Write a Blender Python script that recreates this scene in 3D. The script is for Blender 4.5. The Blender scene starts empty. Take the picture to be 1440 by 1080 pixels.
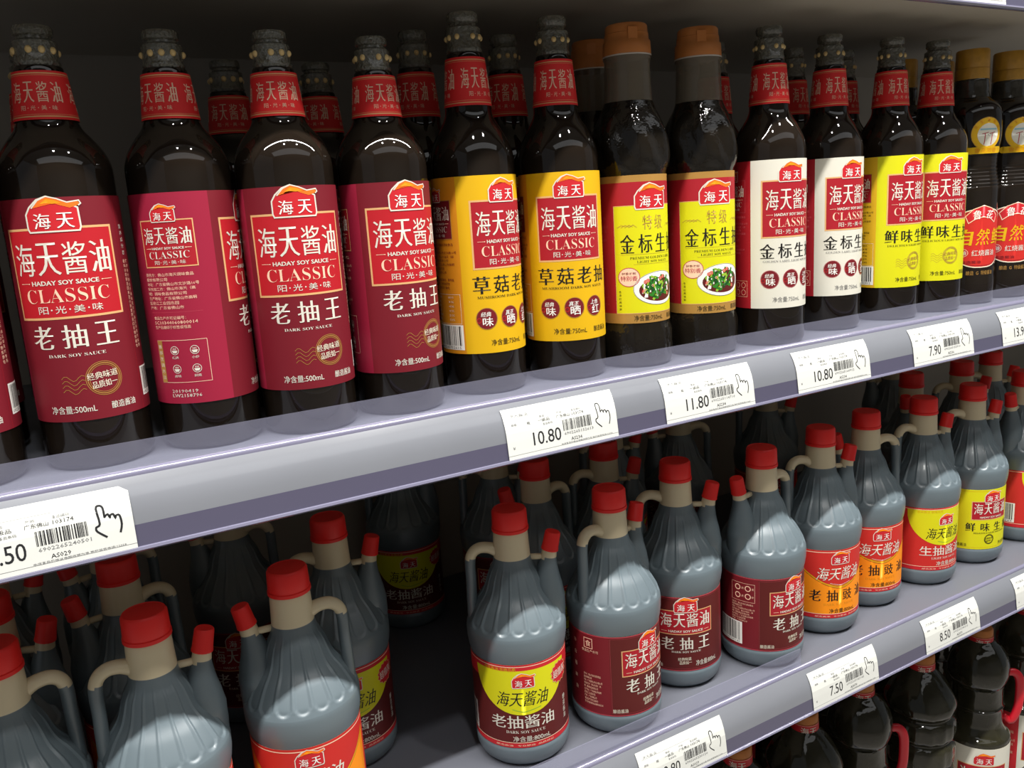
import bpy, bmesh, math, random
from math import sin, cos, pi, radians, atan2, hypot
from mathutils import Vector, Matrix, noise
random.seed(7)
SC = bpy.context.scene
COL = SC.collection
ZC = 1.35          # camera height above the floor; heights below are measured from the camera

# ------------------------------------------------------------------ camera
cam_d = bpy.data.cameras.new('camera')
cam = bpy.data.objects.new('camera', cam_d); COL.objects.link(cam)
FPX, PITCH, YAW, ROLL = 1187.1274, 0.2077, 0.5157, -0.0633
F = Vector((sin(YAW)*cos(PITCH), cos(YAW)*cos(PITCH), -sin(PITCH)))
R0 = Vector((cos(YAW), -sin(YAW), 0)); U0 = R0.cross(F)
R = R0*cos(ROLL)+U0*sin(ROLL); U = -R0*sin(ROLL)+U0*cos(ROLL)
cam.matrix_world = Matrix(((R.x, U.x, -F.x, 0), (R.y, U.y, -F.y, 0), (R.z, U.z, -F.z, ZC), (0, 0, 0, 1)))
cam_d.sensor_width = 36; cam_d.lens = 36*FPX/1440; cam_d.clip_start = .02
SC.camera = cam

# ------------------------------------------------------------------ light and exposure
w = bpy.data.worlds.new('store'); SC.world = w; w.use_nodes = True
w.node_tree.nodes['Background'].inputs[0].default_value = (.86, .93, 1, 1)
w.node_tree.nodes['Background'].inputs[1].default_value = .18

def area(name, x, y, z, sx, sy, power, col, tx=None, ty=None, tz=None, spread=180):
    d = bpy.data.lights.new(name, 'AREA'); d.shape = 'RECTANGLE'; d.size = sx; d.size_y = sy
    d.energy = power; d.color = col; d.spread = radians(spread)
    o = bpy.data.objects.new(name, d); COL.objects.link(o); o.location = (x, y, z+ZC)
    t = Vector((x if tx is None else tx, y if ty is None else ty, (z-1 if tz is None else tz))) - Vector((x, y, z))
    o.rotation_euler = t.to_track_quat('-Z', 'Y').to_euler(); return o
# a run of tube lamps along the ceiling just in front of the gondola, and two rows of small spots
area('ceiling_tube_light', .75, -.11, 1.72, 4.6, .045, 205, (1, .985, .95), .75, .60, -.2)
area('soft_fill_light', .75, -1.15, 1.72, 4.4, 1.1, 17, (.97, .985, 1), .75, .10, -.3)  # broad soft fill added to raise the ambient light, not a store fixture
for i, x in enumerate((.05, .95)):
    area('ceiling_spot_light', x, -.45, 1.70, .09, .09, 9, (1, .98, .94), x+.25, .6, -.2)
SC.view_settings.view_transform = 'Standard'; SC.view_settings.look = 'None'
SC.view_settings.gamma = 1; SC.view_settings.use_curve_mapping = False
SC.view_settings.exposure = -0.08

# ------------------------------------------------------------------ materials
M = {}
def srgb(r, g, b):
    f = lambda c: (c/255/12.92) if c/255 <= .04045 else ((c/255+.055)/1.055)**2.4
    return (f(r), f(g), f(b), 1)
def mat(name, rgb, rough=.5, spec=.5, metal=0, coat=0, bump=0, bscale=200, vary=0):
    m = bpy.data.materials.new(name); m.use_nodes = True; nt = m.node_tree; b = nt.nodes['Principled BSDF']
    c = srgb(*rgb); b.inputs['Base Color'].default_value = c
    b.inputs['Roughness'].default_value = rough; b.inputs['Specular IOR Level'].default_value = spec
    b.inputs['Metallic'].default_value = metal; b.inputs['Coat Weight'].default_value = coat
    b.inputs['Coat Roughness'].default_value = .08
    if bump or vary:
        tc = nt.nodes.new('ShaderNodeTexCoord'); n = nt.nodes.new('ShaderNodeTexNoise'); n.inputs['Scale'].default_value = bscale
        nt.links.new(tc.outputs['Object'], n.inputs['Vector'])
        if bump:
            bp = nt.nodes.new('ShaderNodeBump'); bp.inputs['Strength'].default_value = bump; bp.inputs['Distance'].default_value = .002
            nt.links.new(n.outputs[0], bp.inputs['Height']); nt.links.new(bp.outputs[0], b.inputs['Normal'])
        if vary:
            mx = nt.nodes.new('ShaderNodeMix'); mx.data_type = 'RGBA'
            mx.inputs[6].default_value = tuple(v*(1-vary) for v in c[:3])+(1,); mx.inputs[7].default_value = tuple(min(1, v*(1+vary)) for v in c[:3])+(1,)
            nt.links.new(n.outputs[0], mx.inputs[0]); nt.links.new(mx.outputs[2], b.inputs['Base Color'])
    M[name] = m; return m
def clear(name, tint, diff, diffcol, rough=.05, tmix=.9):
    """thin see-through plastic: tinted transparency, a little haze, fresnel gloss"""
    m = bpy.data.materials.new(name); m.use_nodes = True; nt = m.node_tree; nt.nodes.remove(nt.nodes['Principled BSDF'])
    out = nt.nodes['Material Output']; N = nt.nodes.new
    t = N('ShaderNodeBsdfTransparent'); t.inputs[0].default_value = tint+(1,)
    d = N('ShaderNodeBsdfDiffuse'); d.inputs[0].default_value = srgb(*diffcol)
    g = N('ShaderNodeBsdfGlossy'); g.inputs[1].default_value = rough
    m1 = N('ShaderNodeMixShader'); m1.inputs[0].default_value = diff
    fr = N('ShaderNodeFresnel'); fr.inputs[0].default_value = 1.42
    m2 = N('ShaderNodeMixShader')
    L = nt.links.new
    ge = N('ShaderNodeNewGeometry'); inv = N('ShaderNodeMath'); inv.operation = 'SUBTRACT'; inv.inputs[0].default_value = 1; mu = N('ShaderNodeMath'); mu.operation = 'MULTIPLY'
    L(ge.outputs['Backfacing'], inv.inputs[1]); L(inv.outputs[0], mu.inputs[0]); L(fr.outputs[0], mu.inputs[1])
    L(t.outputs[0], m1.inputs[1]); L(d.outputs[0], m1.inputs[2]); L(mu.outputs[0], m2.inputs[0])
    L(m1.outputs[0], m2.inputs[1]); L(g.outputs[0], m2.inputs[2]); L(m2.outputs[0], out.inputs[0])
    M[name] = m; return m

mat('glass_dark', (26, 20, 15), .035, .5, vary=.4, bscale=40)
mat('glass_neck', (58, 54, 46), .06, .6, bump=.25, bscale=160, vary=.4)
mat('pet_dark', (24, 20, 15), .06, .5, bump=.22, bscale=260)
mat('pet_green', (40, 38, 27), .07, .5, bump=.25, bscale=90, vary=.3)
clear('clear_neck', (.62, .58, .52), .42, (150, 138, 120), .05)
clear('clear_lip', (.96, .96, .985), .11, (190, 190, 215), .05)
mat('stopper', (84, 82, 70), .08, 1.0, coat=.6, bump=1.0, bscale=420, vary=.6)
mat('gold_dot', (214, 184, 124), .3, .6)
mat('orange_cap', (196, 122, 62), .38, .4, bump=.1, bscale=80, vary=.12)
mat('ochre_cap', (190, 140, 48), .36, .5, bump=.3, bscale=120, vary=.25)
mat('white_plastic', (215, 205, 195), .4)
mat('red_cap', (238, 42, 38), .42, .4)
mat('red_handle', (200, 22, 40), .3, .5)
mat('sauce_plastic', (94, 106, 112), .40, 1.0, coat=.10, vary=.10, bscale=14)
mat('milky_plastic', (218, 202, 168), .32, .45, coat=.1, vary=.05, bscale=20)
mat('shelf_metal', (94, 96, 104), .42, .4, vary=.04, bscale=8)
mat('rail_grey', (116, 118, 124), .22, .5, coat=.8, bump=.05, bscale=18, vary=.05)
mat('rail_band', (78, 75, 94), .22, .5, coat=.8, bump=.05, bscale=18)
mat('rail_edge', (116, 114, 134), .15, .7, coat=.6)
mat('back_panel', (168, 160, 148), .7, .2, vary=.1, bscale=6)
mat('underside', (190, 182, 166), .6, .2, vary=.06, bscale=5)
mat('floor_tile', (150, 146, 140), .25, .5, vary=.05, bscale=3)
mat('ceiling_white', (150, 150, 148), .8)
mat('tag_paper', (206, 206, 200), .45, .35)
# print inks (flat print)
for n, c in dict(maroon=(112, 22, 34), crimson=(146, 28, 54), red=(176, 26, 36), neckred=(226, 44, 44), classic_red=(160, 26, 38), deep=(112, 24, 32),
                 brown=(88, 26, 24), cream=(222, 212, 190), white=(232, 230, 222), gold=(226, 178, 122), dgold=(176, 132, 66),
                 pale=(238, 196, 168), yellow=(212, 166, 14), lemon=(206, 202, 18), ochre=(206, 134, 24), amber=(214, 168, 30),
                 black=(26, 22, 20), ink=(52, 44, 20), orange=(240, 140, 16), flame=(238, 110, 30), tomato=(192, 42, 36),
                 offwhite=(212, 208, 194), rose=(196, 80, 92), green=(46, 120, 34), dgreen=(20, 74, 26), lime=(140, 176, 50),
                 sky=(140, 176, 186), grey=(120, 118, 116), tagink=(34, 34, 36), taglight=(120, 120, 120), pink=(236, 190, 182),
                 mauve=(176, 60, 72), cherry=(190, 34, 42)).items():
    mat(n, c, .50, .32)
for n in ('gold', 'dgold'):
    M[n].node_tree.nodes['Principled BSDF'].inputs['Metallic'].default_value = .25

# ------------------------------------------------------------------ mesh helpers
def link(name, me, parent=None):
    o = bpy.data.objects.new(name, me); COL.objects.link(o)
    if parent is not None: o.parent = parent
    return o
def mesh_of(name, bm, mats, smooth=True, angle=None):
    me = bpy.data.meshes.new(name); bm.normal_update(); bm.to_mesh(me); bm.free()
    for m in (mats if isinstance(mats, (list, tuple)) else [mats]): me.materials.append(M[m])
    if smooth: me.shade_smooth()
    if angle: me.set_sharp_from_angle(angle=radians(angle))
    return me
def lathe(bm, prof, seg=48, rf=None, cx=0, cy=0, mi=None, cap0=True, cap1=True):
    """prof: list of (r, z); rf(theta, r, z) may change the radius; mi(z) gives the material index"""
    rings = []
    for r, z in prof:
        ring = []
        for k in range(seg):
            t = 2*pi*k/seg; rr = rf(t, r, z) if rf else r
            ring.append(bm.verts.new((cx+rr*cos(t), cy+rr*sin(t), z)))
        rings.append(ring)
    for i in range(len(prof)-1):
        a, b = rings[i], rings[i+1]
        for k in range(seg):
            f = bm.faces.new((a[k], a[(k+1) % seg], b[(k+1) % seg], b[k]))
            if mi: f.material_index = mi((prof[i][1]+prof[i+1][1])/2)
    if cap0: f = bm.faces.new(rings[0][::-1]); f.material_index = mi(prof[0][1]) if mi else 0
    if cap1: f = bm.faces.new(rings[-1]); f.material_index = mi(prof[-1][1]) if mi else 0
def tube(bm, pts, rad, seg=16, mi=None, flat=1.0, cap=True):
    """swept tube along pts with a radius per point"""
    pts = [Vector(p) for p in pts]; n = len(pts); rings = []
    side = None
    for i, p in enumerate(pts):
        d = (pts[min(i+1, n-1)]-pts[max(i-1, 0)]).normalized()
        ref = Vector((0, 1, 0)) if abs(d.y) < .9 else Vector((1, 0, 0))
        a = d.cross(ref).normalized(); b = d.cross(a).normalized()
        if side is not None and a.dot(side) < 0: a, b = -a, -b
        side = a
        r = rad[i] if isinstance(rad, (list, tuple)) else rad
        rings.append([bm.verts.new(p+a*r*cos(2*pi*k/seg)+b*r*flat*sin(2*pi*k/seg)) for k in range(seg)])
    for i in range(n-1):
        for k in range(seg):
            f = bm.faces.new((rings[i][k], rings[i][(k+1) % seg], rings[i+1][(k+1) % seg], rings[i+1][k]))
            if mi: f.material_index = mi(f.calc_center_median().z)
    if cap:
        for rg in (rings[0], rings[-1]):
            f = bm.faces.new(rg)
            if mi: f.material_index = mi(f.calc_center_median().z)
    bmesh.ops.recalc_face_normals(bm, faces=bm.faces)
def smooth_path(pts, rad, sub=4):
    """Catmull-Rom through pts (and radii)"""
    P = [Vector(p) for p in pts]; out = []; ro = []
    for i in range(len(P)-1):
        p0, p1, p2, p3 = P[max(i-1, 0)], P[i], P[i+1], P[min(i+2, len(P)-1)]
        r1, r2 = rad[i], rad[i+1]
        for s in range(sub):
            t = s/sub
            out.append(.5*((2*p1)+(-p0+p2)*t+(2*p0-5*p1+4*p2-p3)*t*t+(-p0+3*p1-3*p2+p3)*t**3)); ro.append(r1+(r2-r1)*t)
    out.append(P[-1]); ro.append(rad[-1]); return out, ro
def smooth_prof(prof, sub=4):
    a, b = smooth_path([(r, 0, z) for r, z in prof], [1]*len(prof), sub)
    return [(max(v.x, .0002), v.z) for v in a]
def box(bm, x0, x1, y0, y1, z0, z1):
    v = [bm.verts.new((x, y, z)) for z in (z0, z1) for y in (y0, y1) for x in (x0, x1)]
    for f in ((0, 2, 3, 1), (4, 5, 7, 6), (0, 1, 5, 4), (2, 6, 7, 3), (0, 4, 6, 2), (1, 3, 7, 5)):
        bm.faces.new([v[i] for i in f])
def extrude_x(bm, prof, x0, x1, closed=True, nx=1):
    rows = [[bm.verts.new((x0+(x1-x0)*i/nx, y, z)) for y, z in prof] for i in range(nx+1)]
    n = len(prof)
    for i in range(nx):
        for k in range(n if closed else n-1):
            bm.faces.new((rows[i][k], rows[i+1][k], rows[i+1][(k+1) % n], rows[i][(k+1) % n]))
    if closed:
        bm.faces.new(rows[0]); bm.faces.new(rows[-1][::-1])
    bmesh.ops.recalc_face_normals(bm, faces=bm.faces)

# ------------------------------------------------------------------ flat print: outlines of lettering and shapes
_fc = bpy.data.curves.new('type', 'FONT'); _fo = bpy.data.objects.new('type', _fc); COL.objects.link(_fo)
_cc = bpy.data.curves.new('fill', 'CURVE'); _cc.dimensions = '2D'; _cc.fill_mode = 'BOTH'
_co = bpy.data.objects.new('fill', _cc); COL.objects.link(_co)
SERIF = {}
for i in range(26):
    SERIF[chr(65+i)] = chr(0x1D400+i); SERIF[chr(97+i)] = chr(0x1D41A+i)
_cache = {}
def glyphs(s, a, b, res, tries=3):
    """triangulated outlines of a string; a, b fatten the strokes sideways and upright (in ems)"""
    key = (s, a, b, res)
    if key in _cache: return _cache[key]
    _fc.body = s
    dg = bpy.context.evaluated_depsgraph_get(); dg.update()
    ev = _fo.evaluated_get(dg); c = ev.to_curve(dg); loops = []
    for sp in c.splines:
        P = sp.bezier_points; n = len(P); lp = []
        for i in range(n):
            p, q = P[i], P[(i+1) % n]
            straight = (p.co-p.handle_right).length < 1e-5 and (q.co-q.handle_left).length < 1e-5
            chord = (q.co-p.co).length
            if not straight:
                d = (q.co-p.co); straight = all(abs((h-p.co).cross(d).z) < .004*max(d.length, 1e-6) for h in (p.handle_right, q.handle_left))
            k = 1 if straight or chord < .03 else res
            for j in range(k):
                t = j/k; u = 1-t
                lp.append((p.co*u**3+p.handle_right*3*u*u*t+q.handle_left*3*u*t*t+q.co*t**3).to_2d())
        cl = []
        for v in lp:
            if not cl or (v-cl[-1]).length > .0015: cl.append(v)
        if len(cl) > 2: loops.append(cl)
    ev.to_curve_clear()
    def sarea(l): return sum(l[i].x*l[(i+1) % len(l)].y-l[(i+1) % len(l)].x*l[i].y for i in range(len(l)))
    if not loops: return [], []
    sg = 1 if sarea(max(loops, key=lambda l: abs(sarea(l)))) > 0 else -1
    _cc.splines.clear(); outl = []
    for l in loops:
        n = len(l); o = []
        for i in range(n):
            d1 = (l[i]-l[i-1]).normalized(); d2 = (l[(i+1) % n]-l[i]).normalized()
            n1 = Vector((d1.y, -d1.x))*sg; n2 = Vector((d2.y, -d2.x))*sg
            m = n1+n2
            m = m/max(.6, m.length_squared/2) if m.length > .05 else n1
            o.append((l[i].x+m.x*a, l[i].y+m.y*b))
        outl.append(o); sp = _cc.splines.new('POLY'); sp.points.add(n-1); sp.use_cyclic_u = True
        for i, (x, y) in enumerate(o): sp.points[i].co = (x, y, 0, 1)
    dg.update(); e2 = _co.evaluated_get(dg); me = e2.to_mesh()
    V = [(v.co.x, v.co.y) for v in me.vertices]; T = [tuple(p.vertices) for p in me.polygons]
    # drop back/duplicate faces
    seen = set(); T2 = []
    for t in T:
        k2 = tuple(sorted(t))
        if k2 not in seen: seen.add(k2); T2.append(t)
    e2.to_mesh_clear()
    want = abs(sum((sum(o[i][0]*o[(i+1) % len(o)][1]-o[(i+1) % len(o)][0]*o[i][1] for i in range(len(o))))/2 for o in outl))
    got = sum(abs((V[t[1]][0]-V[t[0]][0])*(V[t[2]][1]-V[t[0]][1])-(V[t[2]][0]-V[t[0]][0])*(V[t[1]][1]-V[t[0]][1]))/2 for t in T2 if len(t) == 3)
    if abs(got-want) > .003*max(want, .05) and tries and (a or b):
        r_ = glyphs(s, a*.6, b*.6, res, tries-1); _cache[key] = r_; return r_
    _cache[key] = (V, T2); return V, T2

class Art:
    """a flat printed sheet in metres; u to the right, v up; built later onto its curved carrier"""
    def __init__(s): s.parts = []
    def add(s, V, T, m, lay): s.parts.append((V, T, m, lay))
    def poly(s, pts, m, lay=1):
        n = len(pts); cx = sum(p[0] for p in pts)/n; cy = sum(p[1] for p in pts)/n
        if n == 4: s.add(list(pts), [(0, 1, 2, 3)], m, lay)
        else: s.add(list(pts)+[(cx, cy)], [(i, (i+1) % n, n) for i in range(n)], m, lay)
    def rect(s, x0, y0, x1, y1, m, lay=1): s.add([(x0, y0), (x1, y0), (x1, y1), (x0, y1)], [(0, 1, 2, 3)], m, lay)
    def line(s, pts, t, m, lay=2, closed=False):
        P = [Vector(p) for p in pts]; n = len(P); A = []; T = []
        for i in range(n):
            if closed: d1 = (P[i]-P[i-1]); d2 = (P[(i+1) % n]-P[i])
            else: d1 = P[i]-P[max(i-1, 0)] if i else P[1]-P[0]; d2 = P[min(i+1, n-1)]-P[i] if i < n-1 else P[i]-P[i-1]
            d1 = d1.normalized(); d2 = d2.normalized(); n1 = Vector((-d1.y, d1.x)); n2 = Vector((-d2.y, d2.x)); m_ = n1+n2
            m_ = m_/max(.5, m_.length_squared/2) if m_.length > .1 else n1
            A += [tuple(P[i]+m_*t/2), tuple(P[i]-m_*t/2)]
        for i in range(n if closed else n-1):
            j = (i+1) % n; T.append((2*i+1, 2*j+1, 2*j, 2*i))
        s.add(A, T, m, lay)
    def frame(s, x0, y0, x1, y1, t, m, lay=2): s.line([(x0, y0), (x1, y0), (x1, y1), (x0, y1)], t, m, lay, True)
    def disc(s, cx, cy, rx, m, lay=1, ry=None, n=24): ry = ry or rx; s.poly([(cx+rx*cos(2*pi*i/n), cy+ry*sin(2*pi*i/n)) for i in range(n)], m, lay)
    def ring(s, cx, cy, r, t, m, lay=2, ry=None, n=32, rot=0):
        ry = ry or r
        s.line([(cx+r*cos(2*pi*i/n)*cos(rot)-ry*sin(2*pi*i/n)*sin(rot), cy+r*cos(2*pi*i/n)*sin(rot)+ry*sin(2*pi*i/n)*cos(rot)) for i in range(n)], t, m, lay, True)
    def text(s, st, cx, cy, w, h, m, a=0, b=0, lay=3, shear=0, serif=False, res=3, rot=0):
        """fit a line of lettering to a box of w x h centred at cx, cy"""
        if serif: st = ''.join(SERIF.get(c, c) for c in st)
        V, T = glyphs(st, a, b, res)
        if not V: return
        xs = [v[0] for v in V]; ys = [v[1] for v in V]; x0, x1, y0, y1 = min(xs), max(xs), min(ys), max(ys)
        kx = w/(x1-x0); ky = h/(y1-y0); o = []
        cr, sr = cos(rot), sin(rot)
        for x, y in V:
            px = (x-(x0+x1)/2)*kx; py = (y-(y0+y1)/2)*ky; px += py*shear
            o.append((cx+px*cr-py*sr, cy+px*sr+py*cr))
        s.add(o, T, m, lay)
    def spread(s, st, x0, x1, y, h, m, gw, a=0, b=0, **k):
        """letters set one by one, each gw wide, evenly from x0 to x1"""
        n = len(st)
        for i, c in enumerate(st):
            s.text(c, x0+gw/2+(x1-x0-gw)*(i/(n-1) if n > 1 else .5), y, gw*(.95 if c not in '一' else 1), h, m, a, b, **k)
    def vtext(s, st, x, y0, y1, gh, gw, m, **k):
        for i, c in enumerate(st): s.text(c, x, y0+(y1-y0)*i/(len(st)-1), gw, gh, m, **k)
    def barcode(s, x0, y0, x1, y1, m='black', seed=1, lay=3, n=44):
        r = random.Random(seed); x = 0; W = []
        for i in range(n): W.append(r.choice((1, 1, 2, 3)))
        k = (x1-x0)/sum(W); x = x0
        for i, q in enumerate(W):
            if i % 2 == 0: s.rect(x, y0, x+q*k, y1, m, lay)
            x += q*k
    def build(s, name, mapping, step=.0024, vstep=None, off=.00006):
        """bend onto the carrier; mapping(u, v, height) -> xyz"""
        mats = []; bms = bmesh.new(); V = []; Fc = []; Mi = []
        for P, T, m, lay in s.parts:
            if m not in mats: mats.append(m)
            mi = mats.index(m); h = .00012+off*lay
            isbig = lambda t: max(P[i][0] for i in t)-min(P[i][0] for i in t) > step or (vstep and max(P[i][1] for i in t)-min(P[i][1] for i in t) > vstep)
            big = [t for t in T if isbig(t)]; small = [t for t in T if not isbig(t)]
            if small:
                base = len(V); idx = {}
                for t in small:
                    ar = sum(P[t[i]][0]*P[t[(i+1) % len(t)]][1]-P[t[(i+1) % len(t)]][0]*P[t[i]][1] for i in range(len(t)))
                    t = t if ar > 0 else t[::-1]; f = []
                    for i in t:
                        if i not in idx: idx[i] = len(V); V.append(mapping(P[i][0], P[i][1], h))
                        f.append(idx[i])
                    Fc.append(f); Mi.append(mi)
            if big:
                bm = bmesh.new(); vs = {}
                for t in big:
                    for i in t:
                        if i not in vs: vs[i] = bm.verts.new((P[i][0], P[i][1], 0))
                    try: bm.faces.new([vs[i] for i in t])
                    except ValueError: pass
                xa = min(v.co.x for v in bm.verts); xb = max(v.co.x for v in bm.verts)
                k = math.ceil(xa/step)
                while k*step < xb:
                    if k*step > xa+1e-6:
                        bmesh.ops.bisect_plane(bm, geom=bm.verts[:]+bm.edges[:]+bm.faces[:], plane_co=(k*step, 0, 0), plane_no=(1, 0, 0))
                    k += 1
                if vstep:
                    ya = min(v.co.y for v in bm.verts); yb = max(v.co.y for v in bm.verts); k = math.ceil(ya/vstep)
                    while k*vstep < yb:
                        if k*vstep > ya+1e-6: bmesh.ops.bisect_plane(bm, geom=bm.verts[:]+bm.edges[:]+bm.faces[:], plane_co=(0, k*vstep, 0), plane_no=(0, 1, 0))
                        k += 1
                bm.verts.index_update(); base = len(V)
                bm.normal_update()
                for v in bm.verts: V.append(mapping(v.co.x, v.co.y, h))
                for f in bm.faces:
                    ids = [base+v.index for v in f.verts]
                    Fc.append(ids if f.normal.z > 0 else ids[::-1]); Mi.append(mi)
                bm.free()
        bms.free()
        me = bpy.data.meshes.new(name); me.from_pydata(V, [], Fc)
        for m in mats: me.materials.append(M[m])
        me.polygons.foreach_set('material_index', Mi); me.update()
        return me
def around(radius, z0=0):
    """carrier: a round wall; radius(v) in metres, u measured at the widest"""
    rr = radius if callable(radius) else (lambda v: radius)
    r0 = rr(0) if not callable(radius) else radius(0)
    def f(u, v, h):
        t = u/r0; r = rr(v)+h
        return (r*sin(t), -r*cos(t), z0+v)
    return f
SONG = (.029, -.012)   # fat uprights, thin crossbars, like a Song face

def logo(A, cx, cy, w, fill='cherry', edge='offwhite', txt='white', lay=4):
    """small roof-shaped badge with a flame along its roof, two characters inside"""
    k = w/100.
    def P(pts): return [(cx+x*k, cy+y*k) for x, y in pts]
    body = [(-46, -27), (46, -27), (49, -20), (48, 18), (30, 27), (12, 36), (-6, 42), (-24, 36), (-40, 22), (-49, 8), (-49, -20)]
    A.poly(P(body), fill, lay); A.line(P(body), 3.2*k, edge, lay+1, True)
    A.poly(P([(-34, 20), (-22, 34), (-6, 41), (12, 36), (28, 28), (50, 30), (54, 24), (34, 18), (16, 24), (0, 31), (-12, 30), (-22, 24)]), 'flame', lay+2)
    A.poly(P([(-20, 27), (-6, 37), (8, 34), (20, 28), (4, 27), (-8, 29)]), 'orange', lay+3)
    A.line(P([(-36, 20), (-22, 35), (-6, 42), (12, 37), (30, 29), (52, 32), (55, 26), (50, 22)]), 2.4*k, edge, lay+3)
    A.text('海', cx-20*k, cy-6*k, 32*k, 30*k, txt, .024, -.010, lay+4)
    A.text('天', cx+22*k, cy-6*k, 32*k, 30*k, txt, .024, -.010, lay+4)

def classic_panel(A, cx, y0, y1, w, fill='classic_red', frame='gold', lay=1, mini=False, ft=.0014):
    """framed brand panel: badge, title, two English lines, motto. y0 bottom, y1 top of the frame"""
    h = y1-y0; x0, x1 = cx-w/2, cx+w/2
    A.rect(x0, y0, x1, y1, fill, lay); A.frame(x0, y0, x1, y1, ft, frame, lay+1)
    A.spread('海天酱油', x0+w*.055, x1-w*.045, y1-h*.335, h*.36, 'offwhite', w*.215, *SONG, lay=lay+3, res=3)
    yy = y1-h*.60
    A.text('HADAY SOY SAUCE', cx, yy, w*.60, h*.052, 'offwhite', .03, .015, lay+3, res=2)
    for s in (-1, 1):
        A.rect(min(cx+s*w*.33, cx+s*w*.43), yy-.0001, max(cx+s*w*.33, cx+s*w*.43), yy+.0002, 'pale', lay+3)
        A.disc(cx+s*w*.33, yy, .0004, 'pale', lay+3, n=8)
    A.text('CLASSIC', cx+.0*w, y1-h*.745, w*.76, h*.155, 'pale' if not mini else 'offwhite', -.015, -.012, lay+3, serif=True)
    A.spread('阳光美味', cx-w*.28, cx+w*.30, y1-h*.905, h*.085, 'offwhite', w*.10, 0, 0, lay=lay+3)
    for i in (-1, 0, 1): A.disc(cx+.01*w+i*w*.16, y1-h*.905, w*.008, 'offwhite', lay+3, n=8)
    logo(A, cx-.01*w, y1+h*.115, w*.46, lay=lay+4)

def stamp(A, cx, cy, r, m='dgold', tm='cream', l1='经典味道', l2='品质如一', waves=True):
    A.ring(cx, cy, r, .00035, m, 2); A.ring(cx, cy, r*.80, .0003, m, 2); A.ring(cx, cy, r*.9, .0006, m, 2, n=40)
    A.text(l1, cx-r*.08, cy+r*.22, r*1.7, r*.42, tm, .012, -.005, 4, rot=.08)
    A.text(l2, cx, cy-r*.30, r*1.4, r*.42, tm, .012, -.005, 4, rot=.08)
    if waves:
        for j in range(4):
            y = cy-r*.62+j*r*.26
            A.line([(cx-r*2.3+i*r*.16, y+.16*r*sin(i*1.1)) for i in range(9)], .00028, m, 2)

INFO = ['委托方：佛山市海天调味食品', '股份有限公司', '地址：广东省佛山市文沙路16号', '受托加工方：佛山市海天（高', '明）调味食品有限公司', '生产地址：广东省佛山市高明', '区沧江工业园东园', '产地：广东省佛山市']
INFO2 = ['食品生产许可证编号：', 'SC10344060800014', '生产日期印于标签或瓶盖']
def info_block(A, x0, ytop, w, lh, m, lines=INFO, full=13.0):
    for i, s in enumerate(lines):
        ww = w*min(1, len(s)/full) if len(s) < 12 else w*min(1, len(s)/14)
        A.text(s, x0+ww/2, ytop-lh*(i+.5), ww, lh*.72, m, 0, 0, 3, res=1)
def icon_box(A, x0, y0, x1, y1, edge, m, side=None):
    A.frame(x0, y0, x1, y1, .0003, edge, 2)
    if side: A.rect(x0, y0, x0+.0042, y1, side, 3)
    xs = (x0+(x1-x0)*.38, x0+(x1-x0)*.76); ys = (y0+(y1-y0)*.72, y0+(y1-y0)*.28)
    names = iter(('红烧', '小炒', '卤味', '焖煮'))
    for y in ys:
        for x in xs:
            A.ring(x, y+.0012, .0028, .00035, m, 3, n=18); A.poly([(x-.002, y+.0012), (x+.002, y+.0012), (x+.0012, y-.0006), (x-.0012, y-.0006)], m, 3)
            for q in (-1, 0, 1): A.rect(x+q*.0009-.0002, y+.0016, x+q*.0009+.0002, y+.0028, m, 3)
            A.text(next(names), x, y-.0036, .0046, .0019, m, 0, 0, 3, res=1)
def white_barcode(A, x0, y0, x1, y1, digits, seed):
    A.rect(x0, y0, x1, y1, 'white', 2); A.barcode(x0+.0015, y0+.0035, x1-.002, y1-.001, 'black', seed)
    A.text(digits, (x0+x1)/2-.0004, y0+.0018, (x1-x0)*.84, .0021, 'black', 0, 0, 3, res=1)

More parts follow.
